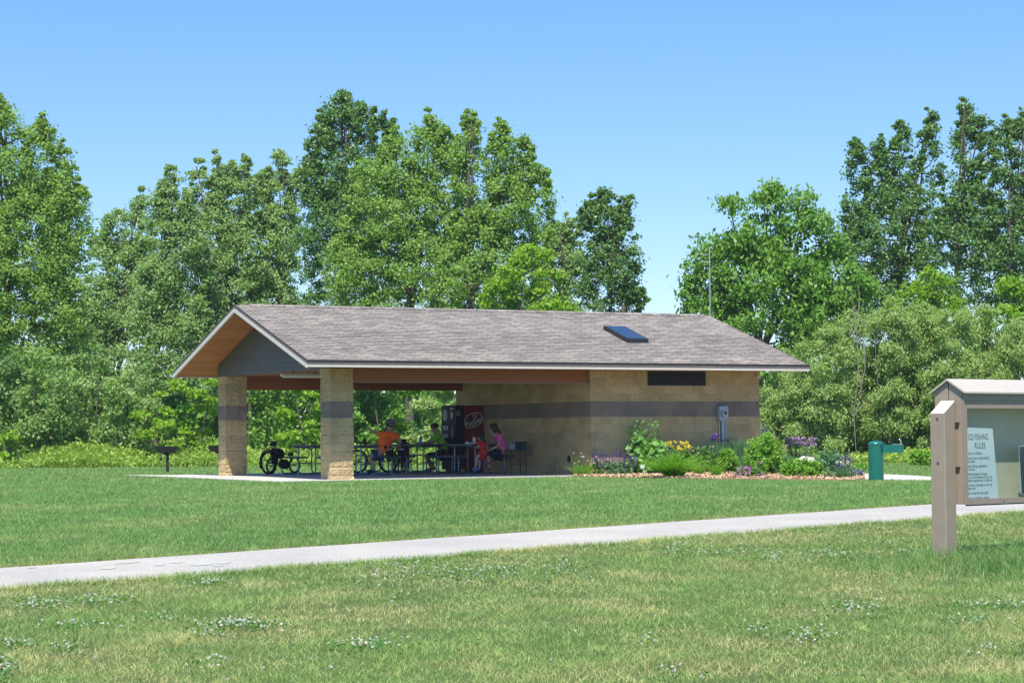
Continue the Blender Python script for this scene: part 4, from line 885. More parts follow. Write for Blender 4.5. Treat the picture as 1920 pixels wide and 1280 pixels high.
tree('maple_tree', 'yellow green maple just above the middle of the roof', 'tree', 82, [(988, 455, 640, 46), (938, 488, 650, 38), (1036, 505, 650, 34)], mpl, 988, tr=.14, leaf=.13, dens=650, clr=(.3, .5), cdens=4)
tree('box_elder_tree', 'round dark green box elder behind the right end of the roof', 'tree', 83, [(1440, 342, 600, 52), (1372, 366, 600, 46), (1512, 352, 600, 56), (1325, 430, 585, 40), (1300, 480, 590, 26), (1440, 430, 720, 100), (1560, 420, 650, 40), (1520, 500, 720, 70), (1340, 560, 680, 60), (1605, 490, 590, 36)], bxe, 1425, tr=.26, leaf=.16, el=2.0, dens=430, clr=(.4, .7), droop=.25)
tree('cottonwood_tree', 'four peaked dark cottonwood right of the box elder', 'tree', 94, [(1608, 262, 560, 28), (1646, 255, 520, 20), (1690, 226, 560, 26), (1742, 207, 560, 28), (1675, 330, 620, 85), (1610, 400, 600, 45)], cwd, 1690, tr=.26, **CWK)
tree('cottonwood_tree', 'tall dark cottonwood with forked trunk near the right edge', 'tree', 92, [(1812, 190, 540, 30), (1845, 212, 520, 22), (1815, 330, 580, 70)], cwd, 1798, tr=.26, **CWK)
tree('cottonwood_tree', 'dark cottonwood cut by the right edge of the view', 'tree', 91, [(1885, 208, 540, 26), (1918, 214, 560, 30), (1905, 330, 590, 60), (1975, 250, 600, 50)], cwd, 1905, tr=.26, **CWK)
tree('maple_tree', 'bright green young maple rising above the willow thicket', 'tree', 85, [(1750, 495, 640, 40), (1690, 540, 640, 32), (1790, 560, 650, 40)], mpl, 1745, tr=.12, leaf=.15, dens=520, clr=(.3, .5), cdens=4)
tree('maple_tree', 'yellow green maple at the right edge above the notice board', 'tree', 84, [(1885, 520, 700, 44), (1935, 500, 690, 46), (1840, 600, 720, 36)], mpl, 1895, tr=.12, leaf=.15, dens=520, clr=(.3, .5), cdens=4)
WL = [(78.0, [(1475, 655, 852, 48), (1442, 725, 852, 32)], 'leftmost willow shrub, beside the shelter wall'), (77.0, [(1545, 605, 852, 52), (1510, 700, 852, 36)], 'willow shrub above the purple chives'),
      (79, [(1602, 580, 852, 48), (1640, 650, 852, 40)], 'willow shrub above the drinking fountain'), (77.6, [(1668, 552, 852, 50)], 'tall willow shrub right above the fountain arm'),
      (78.6, [(1728, 560, 852, 50), (1700, 680, 852, 36)], 'willow shrub just left of the notice board roof'), (77.2, [(1790, 575, 852, 50), (1760, 690, 852, 36)], 'willow shrub directly behind the notice board post'),
      (79, [(1850, 570, 852, 50)], 'willow shrub behind the notice board roof'), (78, [(1915, 590, 852, 54), (1980, 600, 852, 50)], 'willow shrub at the right edge of the view')]
for Z, lb, label in WL:
    tree('willow_shrub', label, 'shrub', Z, lb, wil, None, leaf=.085, el=2.8, dens=2700, clr=(.24, .5), group='fine leaved willow thicket on the right', trunks=13, tr=.022, bk=bark_l, droop=.18, cdens=8, pk=.5, hollow=.6)
LB = [(80, [(90, 655, 840, 46), (60, 730, 850, 36)], pal, 'scrub bush, pale, at the far left under the big tree'), (81.5, [(172, 640, 830, 50), (140, 700, 850, 34)], pal, 'rounded pale scrub tree left of the yellow green bush'),
      (80.5, [(230, 690, 850, 42), (265, 740, 850, 30)], pal, 'low grey green scrub beside the grill'), (82, [(5, 640, 850, 45), (-60, 650, 860, 60)], cwd, 'dark shrub at the far left edge')]
for Z, lb, lm, label in LB:
    tree('scrub_tree', label, 'shrub', Z, lb, lm, None, leaf=.12, el=1.8, dens=800, clr=(.3, .6), trunks=7, tr=.04, cdens=4)
MPK = dict(leaf=.15, el=1.4, clr=(.28, .5), cdens=2.6, flat=.45, trunks=4, tr=.05)
tree('maple_bush', 'bright yellow green bush behind the lone grill', 'shrub', 79.6, [(335, 692, 845, 50), (378, 705, 850, 40), (292, 725, 830, 34)], mpl, 335, dens=360, **MPK)
tree('maple_bush', 'bright green bush seen between the two pillars', 'shrub', 81, [(572, 700, 862, 36), (545, 745, 850, 24), (600, 740, 862, 30)], mpl, 575, dens=360, **MPK)
tree('maple_bush', 'small yellow green shrub at the far left meadow edge', 'shrub', 79.2, [(22, 805, 866, 30)], mpl, 22, dens=500, **MPK)
tree('scrub_tree', 'green scrub seen through the shelter right of the near pillar', 'shrub', 82, [(690, 690, 862, 40), (640, 700, 862, 40), (730, 700, 862, 36), (768, 700, 862, 36)], bxe, 690, leaf=.13, el=1.5, dens=430, clr=(.3, .55), trunks=6, tr=.05, cdens=2.4)
tree('scrub_tree', 'pale willow scrub seen through the shelter beside the drinks machine', 'shrub', 80, [(828, 690, 862, 38), (790, 740, 862, 30), (868, 700, 862, 36)], wil, 820, leaf=.14, el=2.6, dens=600, clr=(.28, .5), trunks=9, tr=.03, bk=bark_l, cdens=3)
tree('scrub_tree', 'dark shaded scrub behind the recumbent trike', 'shrub', 87, [(500, 680, 862, 40), (460, 690, 862, 40), (540, 690, 862, 40)], bxe, 500, leaf=.14, dens=300, clr=(.3, .6), trunks=6, tr=.05)
# leaning trunk behind, bare grey sticks in the willows
lt = thing('bare_tree', 'leaning grey trunk seen through the shelter beyond the trike', 'tree', at(492, 850, 89).xy.to_3d()+Vector((0, 0, -.05)))
b0 = Vector(lt.location); MB().tube([(0, 0, 0), at(495, 790, 89)-b0, at(506, 745, 89)-b0, at(512, 700, 89)-b0], [.10, .09, .075, .05], 9).build('trunk', bark, lt, True)
lt = thing('bare_tree', 'dark upright trunk beside the rear left pillar', 'tree', at(468, 850, 89).xy.to_3d()+Vector((0, 0, -.05)))
b0 = Vector(lt.location); MB().tube([(0, 0, 0), at(469, 780, 89)-b0, at(468, 700, 89)-b0], [.09, .08, .07], 9).build('trunk', bark, lt, True)
ds = thing('dead_shrub', 'bare grey branches sticking out of the willow thicket', 'dead shrub', at(1605, 860, 76).xy.to_3d()+Vector((0, 0, -.05))); b0 = Vector(ds.location)
m_ = MB()
for pts in ([(1610, 700), (1606, 620), (1595, 545)], [(1606, 620), (1612, 560), (1608, 535)], [(1622, 690), (1618, 630), (1624, 585)], [(1606, 640), (1590, 600)], [(1600, 780), (1612, 765), (1632, 748)], [(1601, 779), (1606, 860)], [(1610, 700), (1600, 780)], [(1622, 690), (1606, 770)]):
    m_.tube([at(x, y, 76)-b0 for x, y in pts], [.022-.007*k for k in range(len(pts))] if len(pts) > 2 else [.018, .009], 6)
m_.build('branches', bark_l, ds, True)

# far undergrowth closing the view below the crowns: one mass nobody could count
def mass(name, label, Zr, xr, yr, n, lm, leaf, el, kind='stuff', cat=None):
    nb = 260; cx = rng.uniform(*xr, nb); Zc = rng.uniform(*Zr, nb); cz = rng.uniform(0, 1, nb)**1.3; own = rng.integers(0, nb, n)
    hh = yr*(.75+.25*np.sin(cx*.013)+.2*np.sin(cx*.041+1)); X = (cx-960)/FPX*Zc
    P = np.stack([X, Zc, gz(Zc)+cz*hh], 1)[own]+rdir(n)*rng.uniform(.2, 1.1, (n, 1))**.5*np.array([[1.3, 1.0, .9]])
    V, F = leaf_geo(P, leaf, el, np.array([[0, -.4, 1.]]), .5); tag(fast(name, V, F, lm), label, kind=kind)
mass('undergrowth', 'dense dark undergrowth at the foot of the trees', (100, 112), (-160, 2100), 5.6, 150000, bxe, .26, 1.4)
mass('distant_trees', 'hazy mass of far tree crowns showing between the nearer trunks', (125, 140), (-260, 1130), 6.4, 90000, cwp, .32, 1.4)
mass('thicket_floor', 'shaded leafy undergrowth behind the willows', (81, 86), (1400, 2060), 2.6, 38000, pal, .2, 1.6)

# ---------------------------------------------------------------- garden bed
bedm = groundmat('wood_chips', [(.35, (.22, .13, .07)), (.5, (.42, .28, .16)), (.65, (.62, .48, .32))], 3, 30, 1)
bp_ = [(1072, 894.5), (1140, 897), (1250, 899), (1400, 900.5), (1500, 901.5), (1600, 902.5), (1622, 899), (1618, 891), (1590, 884), (1500, 880)]
bpts = [ground_hit(*p) for p in bp_]+[B(CW+WW+.6, .0), B(CW-.0, -.02), B(CW-.3, -.3)]
mbd = MB(); mbd.add([(p.x, p.y, float(gz(p.y))+.045) for p in bpts]+[(p.x, p.y, -.2) for p in bpts], [tuple(range(len(bpts)))]+[(i, (i+1) % len(bpts), len(bpts)+(i+1) % len(bpts), len(bpts)+i) for i in range(len(bpts))])
tag(mbd.build('mulch', bedm), 'orange brown wood chip mulch in the flower bed', kind='stuff')
poly2 = np.array([(p.x, p.y) for p in bpts])
def inpoly(x, y, poly):
    c = np.zeros(len(x), bool); n = len(poly)
    for i in range(n):
        x0, y0 = poly[i]; x1, y1 = poly[(i+1) % n]
        k = ((y0 > y) != (y1 > y)) & (x < (x1-x0)*(y-y0)/((y1-y0) or 1e-9)+x0); c ^= k
    return c
bx_ = rng.uniform(poly2[:, 0].min(), poly2[:, 0].max(), 30000); by_ = rng.uniform(poly2[:, 1].min(), poly2[:, 1].max(), 30000); kk = inpoly(bx_, by_, poly2)
P = np.stack([bx_[kk], by_[kk], gz(by_[kk])+.05+rng.uniform(0, .03, kk.sum())], 1); V, F = leaf_geo(P, .055, 2.6, np.array([[0, 0, 1.]]), 1.6)
tag(fast('wood_chips', V, F, leafmat('chip', (.40, .25, .13), (.66, .52, .36), (.55, .38, .22), 0, .9, 3)), 'loose pale wood chips scattered on the flower bed', kind='stuff')
def gp_(px, py):
    p = ground_hit(px, py); v = -(p.x-FX)*st+(p.y-FY)*ct; u = (p.x-FX)*ct+(p.y-FY)*st
    if v > -.34 and u < CW+WW+.3:      # keep clear of the wall: slide towards the lawn along the same line of sight
        while v > -.34: p = G(px, p.y-.02); v = -(p.x-FX)*st+(p.y-FY)*ct
    p.z += .04; return p
def plant(name, label, px, py, parts, group=None, cat='plant'):
    """parts: list of (part name, kind, params) ; sizes in photo pixels at the plant's own distance"""
    p = gp_(px, py); s = FPX/p.y; t = thing(name, label, cat, p, 0, group)
    e_ = max(0, (p.y and (ground_hit(px, py).y-p.y))*s/p.y*1.1)     # px by which the foot moved down
    for q in parts:
        for k in ('h', 'h0'):
            if k in q[3]: q[3][k] = q[3][k]+e_
    for pn_, kind, m_, kw in parts:
        if kind == 'blades':
            n = kw['n']; a = rng.uniform(0, 2*PI, n); r = rng.uniform(0, 1, n)**.6*kw['base']/s; Pb = np.stack([np.cos(a)*r, np.sin(a)*r, np.zeros(n)], 1)
            V, F = blade_geo(Pb, rng.uniform(.6, 1.1, n)*kw['h']/s, kw['w'], kw['lean'], kw.get('curve', .5), 4)
        elif kind == 'mound':
            n = kw['n']; nc_ = kw.get('nc', 26); d = rdir(nc_); d[:, 2] = np.abs(d[:, 2])**.55; C0 = d*np.array([[kw['w']/s, kw['w']/s*.8, kw['h']/s]])*rng.uniform(.5, .98, (nc_, 1)); C0[:, 2] += kw.get('z0', 0)/s
            own = rng.integers(0, nc_, n); P = C0[own]+rdir(n)*kw.get('cl', .09)*rng.uniform(.3, 1.1, (n, 1)); P[:, 2] = np.maximum(P[:, 2], .01)
            V, F = leaf_geo(P, kw['leaf'], kw.get('el', 1.6), norm(norm(P+np.array([[0, 0, .1]]))+np.array([list(SUNV)])*.8), 1.1)
        elif kind == 'spikes':          # upright flower spikes: stem columns of tiny petals
            parts_ = []; n = min(98, kw['n'])
            for _ in range(n):
                x, y = rng.uniform(-1, 1)*kw['w']/s, rng.uniform(-.5, .5)*kw['w']/s*.8; z0 = kw['h0']/s*rng.uniform(.7, 1.1)*(1-.35*(abs(x)*s/kw['w'])**2); L_ = kw['L']/s*rng.uniform(.6, 1.15); m__ = 26
                tz = rng.uniform(0, 1, m__); P = np.stack([x*1.1+x*.15*tz+rng.normal(0, .006, m__), y+rng.normal(0, .006, m__), z0+tz*L_], 1); parts_.append(leaf_geo(P, .024, 1.4))
            for V, F in parts_: fast(pn_.rstrip('s'), V, F, m_, t)
            continue
        elif kind == 'blooms':          # separate flower heads, each a rosette of petals
            parts_ = []
            for _ in range(kw['n']):
                if 'shell' in kw:
                    d = rdir(1)[0]; d[2] = abs(d[2]); d[1] = -abs(d[1]); c0 = d*np.array([kw['w']/s, kw['w']/s*.8, kw['h']/s])*rng.uniform(.8, 1.05)
                else: c0 = np.array([rng.uniform(-1, 1)*kw['w']/s, rng.uniform(-.6, .4)*kw['w']/s*.6, kw['h']/s*rng.uniform(*kw.get('hr', (.85, 1.1)))])
                m__ = kw.get('pet', 12); P = c0+rdir(m__)*kw['r']*rng.uniform(.3, 1, (m__, 1)); parts_.append(leaf_geo(P, kw['r']*1.1, 1.2, norm(P-c0), .8))
            for V, F in parts_: fast(pn_.rstrip('s'), V, F, m_, t)
            continue
        elif kind == 'stems':
            mb = MB()
            for _ in range(kw['n']):
                x, y = rng.uniform(-1, 1)*kw['w']/s, rng.uniform(-.5, .3)*kw['w']/s; mb.tube([(x*.4, y*.5, 0), (x*.8, y, kw['h']/s*.6), (x, y, kw['h']/s)], .005, 4)
            o_ = mb.build(pn_, m_, t); continue
        fast(pn_, V, F, m_, t)
    return t
lg1 = leafmat('garden_green', (0.091, 0.221, 0.039), (0.156, 0.325, 0.052), (0.117, 0.260, 0.039), .3, .45, 3); lg2 = leafmat('garden_bright', (0.143, 0.338, 0.026), (0.221, 0.429, 0.039), (0.169, 0.364, 0.026), .35, .45, 3)
lg3 = leafmat('garden_blue_green', (0.078, 0.195, 0.078), (0.143, 0.286, 0.130), (0.104, 0.234, 0.091), .25, .45, 3); lg4 = leafmat('hollyhock_leaf', (0.156, 0.338, 0.078), (0.260, 0.468, 0.130), (0.195, 0.390, 0.091), .35, .5, 3)
def petal(n_, a, b): return leafmat(n_, a, b, b, .25, .6, 5)
pur = petal('petal_purple', (.075, .04, .20), (.15, .085, .33)); yel = petal('petal_yellow', (.75, .58, .02), (.85, .72, .05)); mag = petal('petal_magenta', (.50, .16, .50), (.66, .32, .62))
lil = petal('petal_lilac', (.36, .24, .46), (.52, .38, .58)); whi = petal('petal_white', (.6, .6, .55), (.72, .70, .66)); vio = petal('petal_violet', (.16, .06, .48), (.25, .12, .60)); sage = petal('petal_grey_blue', (.30, .32, .45), (.42, .44, .56))
pkh = petal('seed_pink', (.50, .38, .32), (.62, .5, .44))
def bl(n, h, base, w_, lean, curve=.5): return dict(n=n, h=h, base=base, w=w_, lean=lean, curve=curve)
plant('grass_clump', 'loose grass clump with pale seed heads at the left tip of the bed', 1092, 894, [('leaves', 'blades', lg2, bl(260, 27, 16, .010, .8)), ('seed_heads', 'blooms', pkh, dict(n=9, w=26, h=38, r=.03, hr=(.6, 1.15), pet=9)), ('stalks', 'stems', lg1, dict(n=9, w=26, h=36))])
plant('leafy_perennial', 'upright light green leafy plant left of the purple salvia', 1115, 893, [('leaves', 'mound', lg2, dict(n=420, w=10, h=34, leaf=.06, cl=.06))])
plant('salvia', 'broad purple salvia with many upright flower spikes', 1152, 893, [('leaves', 'mound', lg3, dict(n=2000, w=38, h=24, leaf=.05, cl=.09, nc=40)), ('flower_spikes', 'spikes', pur, dict(n=120, w=36, h0=22, L=26))])
plant('hollyhock', 'tall hollyhock with big round leaves against the wall', 1208, 890, [('leaves', 'mound', lg4, dict(n=420, w=40, h=70, leaf=.20, el=1.05, cl=.16, nc=60)), ('lower_leaves', 'mound', lg1, dict(n=1500, w=36, h=46, leaf=.08, cl=.12, nc=40)), ('stalks', 'stems', lg4, dict(n=8, w=26, h=88)), ('upper_leaves', 'blooms', lg4, dict(n=90, w=27, h=80, r=.06, hr=(.55, 1.22), pet=4))])
plant('salvia', 'small purple salvia peeping out right of the hollyhock', 1245, 885, [('leaves', 'mound', lg1, dict(n=400, w=14, h=34, leaf=.05)), ('flower_spikes', 'spikes', pur, dict(n=26, w=12, h0=36, L=16))])
plant('yellow_daisy', 'yellow flowering plant behind the grassy mound', 1268, 884, [('leaves', 'mound', lg1, dict(n=2600, w=32, h=46, leaf=.06, nc=60)), ('flowers', 'blooms', yel, dict(n=44, w=28, h=50, r=.036, hr=(.78, 1.08)))])
plant('daylily', 'large arching bright green daylily clump at the front of the bed', 1263, 898, [('leaves', 'blades', lg2, bl(620, 52, 14, .036, 1.0, .7))])
plant('leafy_perennial', 'grey green filler foliage between hollyhock and daylily', 1228, 889, [('leaves', 'mound', lg3, dict(n=2200, w=22, h=40, leaf=.05, nc=60))])
plant('grass_tuft', 'small bright grass tuft in front of the irises', 1343, 896, [('leaves', 'blades', lg2, bl(260, 25, 8, .012, .6))])
plant('grass_tuft', 'small leafy tuft right of the daylily clump', 1311, 893, [('leaves', 'blades', lg2, bl(160, 22, 8, .02, .7))])
plant('leafy_perennial', 'mixed green seedling patch between daylily and irises', 1316, 888, [('leaves', 'mound', lg1, dict(n=3600, w=32, h=48, leaf=.05, nc=90)), ('seed_heads', 'blooms', pkh, dict(n=16, w=26, h=44, r=.03, hr=(.8, 1.1), pet=8))])
plant('iris', 'blue green iris clump with one violet bloom', 1341, 888, [('leaves', 'blades', lg3, bl(620, 56, 19, .020, .25, .25)), ('flower', 'blooms', vio, dict(n=5, w=5, h=66, r=.06, hr=(.95, 1.08), pet=14))])
plant('leafy_perennial', 'fresh green upright perennial under the electric meter', 1366, 890, [('leaves', 'mound', lg2, dict(n=2400, w=20, h=48, leaf=.05, nc=60))])
plant('iris', 'sword leaved iris clump left of the round shrub', 1385, 887, [('leaves', 'blades', lg3, bl(240, 66, 20, .035, .34, .25))])
plant('catmint', 'pale blue spires rising behind the round shrub', 1432, 880, [('stems', 'stems', lg3, dict(n=16, w=18, h=74)), ('flower_spikes', 'spikes', sage, dict(n=22, w=22, h0=66, L=18))])
plant('round_shrub', 'rounded bright green shrub at the corner of the wall', 1434, 893, [('foliage', 'mound', lg2, dict(n=6500, w=38, h=74, leaf=.05, cl=.12, nc=110, z0=4)), ('under_leaves', 'mound', lg1, dict(n=1500, w=34, h=30, leaf=.05, cl=.1)), ('stems', 'stems', bark, dict(n=10, w=14, h=40))], cat='shrub')
plant('pink_geranium', 'low mound covered in magenta pink flowers', 1404, 898, [('leaves', 'mound', lg1, dict(n=900, w=30, h=20, leaf=.05)), ('flowers', 'blooms', mag, dict(n=62, w=31, h=23, r=.030, shell=1, pet=9))])
plant('pink_geranium', 'few magenta flowers climbing in front of the round shrub', 1424, 894, [('leaves', 'mound', lg1, dict(n=350, w=12, h=30, leaf=.05)), ('flowers', 'blooms', mag, dict(n=12, w=11, h=33, r=.032, shell=1, pet=9))])
plant('chives', 'clump of lilac pompom chives behind the white rock', 1502, 884, [('leaves', 'blades', lg3, bl(800, 42, 30, .010, .45, .3)), ('stalks', 'stems', lg3, dict(n=30, w=28, h=50)), ('flowers', 'blooms', lil, dict(n=70, w=29, h=55, r=.04, hr=(.82, 1.12), pet=18))])
plant('leafy_perennial', 'pale pink seeded perennial between round shrub and chives', 1468, 890, [('leaves', 'mound', lg3, dict(n=1800, w=22, h=36, leaf=.05, nc=50)), ('seed_heads', 'blooms', pkh, dict(n=18, w=16, h=48, r=.03, hr=(.8, 1.1), pet=8))])
plant('ground_cover_plant', 'low feathery green mound in front of the white rock', 1502, 897, [('leaves', 'mound', lg2, dict(n=6500, w=44, h=34, leaf=.045, nc=120))])
plant('ground_cover_plant', 'soft green rounded mound right of the white rock', 1556, 893, [('leaves', 'mound', lg3, dict(n=4200, w=30, h=44, leaf=.045, nc=90))])
plant('salvia', 'slim purple salvia at the right part of the bed', 1588, 890, [('leaves', 'mound', lg1, dict(n=400, w=12, h=18, leaf=.04)), ('flower_spikes', 'spikes', pur, dict(n=30, w=11, h0=16, L=22))])
plant('pansy', 'small clump of yellow and purple pansies near the bed edge', 1554, 899, [('leaves', 'mound', lg1, dict(n=250, w=8, h=10, leaf=.04)), ('flowers', 'blooms', pur, dict(n=12, w=9, h=13, r=.03, shell=1)), ('centres', 'blooms', yel, dict(n=5, w=8, h=16, r=.022, shell=1))])
plant('dianthus_tuft', 'blue green tufted plant with white and blue flowers at the right end', 1582, 900, [('leaves', 'blades', lg3, bl(420, 26, 16, .010, .8)), ('flowers', 'blooms', whi, dict(n=7, w=14, h=30, r=.035, hr=(.85, 1.1))), ('violet_flowers', 'blooms', pur, dict(n=12, w=20, h=24, r=.03, hr=(.5, 1.1)))])
plant('pansy', 'violet pansy clump spilling over the chips at the bed end', 1606, 897, [('leaves', 'mound', lg1, dict(n=250, w=11, h=10, leaf=.04)), ('flowers', 'blooms', vio, dict(n=34, w=12, h=15, r=.028, shell=1, pet=8)), ('pale_flowers', 'blooms', lil, dict(n=10, w=11, h=16, r=.025, shell=1, pet=8))])
plant('leafy_perennial', 'yellow green seedlings beside the drinking fountain', 1612, 889, [('leaves', 'mound', lg2, dict(n=500, w=16, h=20, leaf=.05))])
rk = thing('rock', 'pale white limestone rock half hidden in the greenery', 'rock', gp_(1510, 893)); s_ = FPX/rk.location.y
import bmesh
bm = bmesh.new(); bmesh.ops.create_icosphere(bm, subdivisions=4, radius=1)
from mathutils import noise as mn
for v in bm.verts:
    k = 1+.22*mn.noise(v.co*1.6)+.07*mn.noise(v.co*5); v.co = Vector((v.co.x*29/s_*k, v.co.y*.3*k, max(-.05, v.co.z)*34/s_*k))
me = bpy.data.meshes.new('stone'); bm.to_mesh(me); bm.free(); o = bpy.data.objects.new('stone', me); C.objects.link(o); o.parent = rk; me.materials.append(mat('limestone', (.55, .50, .43), .9, bump=.6, bscale=14, var=.12, vscale=6))
ps = thing('plant_label', 'small white plant label on a stake in front of the hollyhock', 'plant label', gp_(1210, 895), R(4)); s_ = FPX/ps.location.y
MB().tube([(0, 0, -.03), (-4/s_, 0, 15/s_)], .008, 6).build('stake', fas_w, ps); MB().bbox((-5/s_, -.01, 18/s_), (7.5/s_, .006, 6.5/s_), .002, Matrix.Rotation(R(-14), 3, 'Y')).build('plate', mat('label_white', (.75, .76, .8), .4), ps)

# ---------------------------------------------------------------- grass
slab_poly = np.array([tuple(B(u, v).xy) for u, v in [(-1.68, -.83), (6.75, -.60), (7.35, -.0), (13.2, 0), (13.2, 8.1), (7.285, 9.93), (-.6, 9.93), (-1.6, 11.18)]])
sp_poly = np.array([(p.x, p.y) for p in sp_])
def scatter(n, y0, y1, pw=1.0, margin=1.6):
    Y = y0+(y1-y0)*rng.uniform(0, 1, n)**pw; X = rng.uniform(-1, 1, n)*(Y*960/FPX*1.02+margin)
    pu = (X-PA.x)*pd.x+(Y-PA.y)*pd.y; pv = (X-PA.x)*pn.x+(Y-PA.y)*pn.y
    wob = .05*np.sin(pu*1.9)+.04*np.sin(pu*4.3+1)
    ok = ((pv < -.015) | (pv > PW+wob-.02)) & ~inpoly(X, Y, slab_poly) & ~inpoly(X, Y, poly2) & ~inpoly(X, Y, sp_poly)
    return X[ok], Y[ok], pv[ok]
g_near = grassmat('grass_near', (.15, .31, .065), (.44, .56, .18), (.76, .64, .30), .7, (.43, .63))
g_far = grassmat('grass_far', (.15, .33, .08), (.29, .46, .125), (.46, .52, .19), .3, (.47, .69))
X, Y, pv = scatter(330000, 12.2, 34, 1.25); near = pv > 0
from mathutils import noise as mn
Xn, Yn = X[near], Y[near]
tall = np.exp(-(((Xn-kb.x-.55)/1.1)**2+((Yn-24.7)/.8)**2))
h = .032+.028*rng.uniform(0, 1, len(Xn))**2+.035*np.clip(np.sin(Xn*1.3+Yn*.7)*np.sin(Yn*1.1-Xn*.4)+np.sin(Xn*3.1+1)*np.sin(Yn*2.3+Xn)*.7, 0, 1)*rng.uniform(.3, 1, len(Xn))+tall*.10*rng.uniform(.2, 1, len(Xn)); h = np.clip(h, .02, .4)
V, F = blade_geo(np.stack([Xn, Yn, gz(Yn)-.004], 1), h, .0045+.0018*(Yn-12)/12, 1.1, .5, 2)
tag(fast('rough_grass', V, F, g_near), 'patchy yellowish green grass on the near side of the path', kind='stuff')
X, Y, pv = scatter(420000, 24, 53, 1.15); far = pv <= 0; Xn, Yn = X[far], Y[far]
h = .04+.025*rng.uniform(0, 1, len(Xn)); V, F = blade_geo(np.stack([Xn, Yn, gz(Yn)-.004], 1), h, .008+.006*(Yn-24)/28, .8, .4, 1)
tag(fast('mown_grass', V, F, g_far), 'smooth mown green grass between the path and the shelter', kind='stuff')
n = 12000; X = rng.uniform(3.6, 7.4, n); Y = kb.y-4.4*rng.uniform(0, 1, n)**1.3+.35+(X-5)*.15; wt = np.exp(-((X-5.9)/1.5)**2)*np.exp(-((Y-23.6)/2.2)**2); k_ = rng.uniform(0, 1, n) < wt*1.3; X, Y, wt = X[k_], Y[k_], wt[k_]
V, F = blade_geo(np.stack([X, Y, gz(Y)-.01], 1), (.10+.24*rng.uniform(0, 1, len(X))**1.5)*(.5+.6*wt), .009, .8, .5, 3); n2 = len(X); P = np.stack([X, Y, gz(Y)+.16*wt+.06], 1)+rdir(n2)*.06; V2, F2 = leaf_geo(P, .035, 3.0)
tag(fast('tall_weeds', V, F, grassmat('weed_green', (.10, .24, .06), (.24, .40, .11), (.40, .40, .18), 1.5, (.52, .7))), 'taller dark weeds around and right of the notice board post', kind='stuff')
n = 15000; pu = rng.uniform(-16, 30, n); wv = -np.abs(rng.normal(0, .17, n))-.01; X = PA.x+pd.x*pu+pn.x*wv; Y = PA.y+pd.y*pu+pn.y*wv
V, F = blade_geo(np.stack([X, Y, gz(Y)], 1), rng.uniform(.02, .055, n), .010, .9, .5, 1); tag(fast('edge_grass', V, F, grassmat('edge_olive', (.24, .30, .07), (.42, .44, .13), (.60, .48, .22), 1.2, (.45, .65))), 'yellowish olive grass strip along the far edge of the path', kind='stuff')
X, Y, pv = scatter(130000, 50, 80, 1.0, 3)
h = .05+.03*rng.uniform(0, 1, len(X)); V, F = blade_geo(np.stack([X, Y, gz(Y)-.004], 1), h, .02, .8, .4, 1)
tag(fast('far_grass', V, F, g_far), 'mown grass beyond the shelter up to the meadow edge', kind='stuff')
# rough verge along the near path edge
n = 26000; pu = rng.uniform(-16, 26, n); wv = PW+rng.normal(0.05, .05, n)+.05*np.sin(pu*1.9)+.04*np.sin(pu*4.3+1); X = PA.x+pd.x*pu+pn.x*wv; Y = PA.y+pd.y*pu+pn.y*wv
V, F = blade_geo(np.stack([X, Y, gz(Y)], 1), rng.uniform(.03, .1, n), .008, .9, .5, 2); tag(fast('verge_grass', V, F, g_near), 'ragged grass edge overhanging the path', kind='stuff')
# meadow of tall weeds
mead = leafmat('meadow_blades', (.26, .40, .07), (.42, .55, .12), (.34, .48, .08), .35, .6, .25)
def meadow(n, y0, y1, x0, x1, hm, name, label):
    Y = rng.uniform(y0, y1, n); px = rng.uniform(x0, x1, n); X = (px-960)/FPX*Y; hh = hm*(.55+.45*np.sin(X*.9)*np.sin(X*.37+Y*.3)+.3*rng.uniform(0, 1, n))*np.clip((Y-y0)/2.5+.35, .35, 1); hh = np.clip(hh, .15, 2)
    V, F = blade_geo(np.stack([X, Y, gz(Y)-.01], 1), hh, .035, .5, .4, 2); P = np.stack([X, Y, gz(Y)+hh*rng.uniform(.3, 1, n)], 1)+rdir(n)*.12; V2, F2 = leaf_geo(P, .11, 1.8, np.array([[0, 0, 1.]]), .5)
    V, F = join([(V, F), (V2, F2)]); tag(fast(name, V, F, mead), label, kind='stuff')
meadow(60000, 78, 84.5, -150, 960, .92, 'meadow', 'tall bright green weeds along the far edge of the lawn')
meadow(22000, 74.5, 77.5, 1400, 2060, .55, 'weeds', 'low green weeds in front of the willow thicket')
X, Y = rng.uniform(-30, -13, 1600), rng.uniform(79, 84, 1600); P = np.stack([X, Y, gz(Y)+rng.uniform(.3, .9, 1600)], 1); V, F = leaf_geo(P[::3], .10, 1.2, np.array([[0, 0, 1.]]), .6)
tag(fast('weed_flowers', V, F, petal('weed_yellow', (.45, .42, .05), (.5, .5, .12))), 'tiny yellowish weed flowers scattered in the meadow', kind='stuff')
plant('goldenrod_clump', 'yellow tinged weeds left of the notice board post', 1730, 873, [('leaves', 'mound', lg2, dict(n=1800, w=28, h=26, leaf=.08, cl=.14, nc=60)), ('flowers', 'blooms', yel, dict(n=22, w=26, h=27, r=.03, hr=(.8, 1.1), pet=6))])
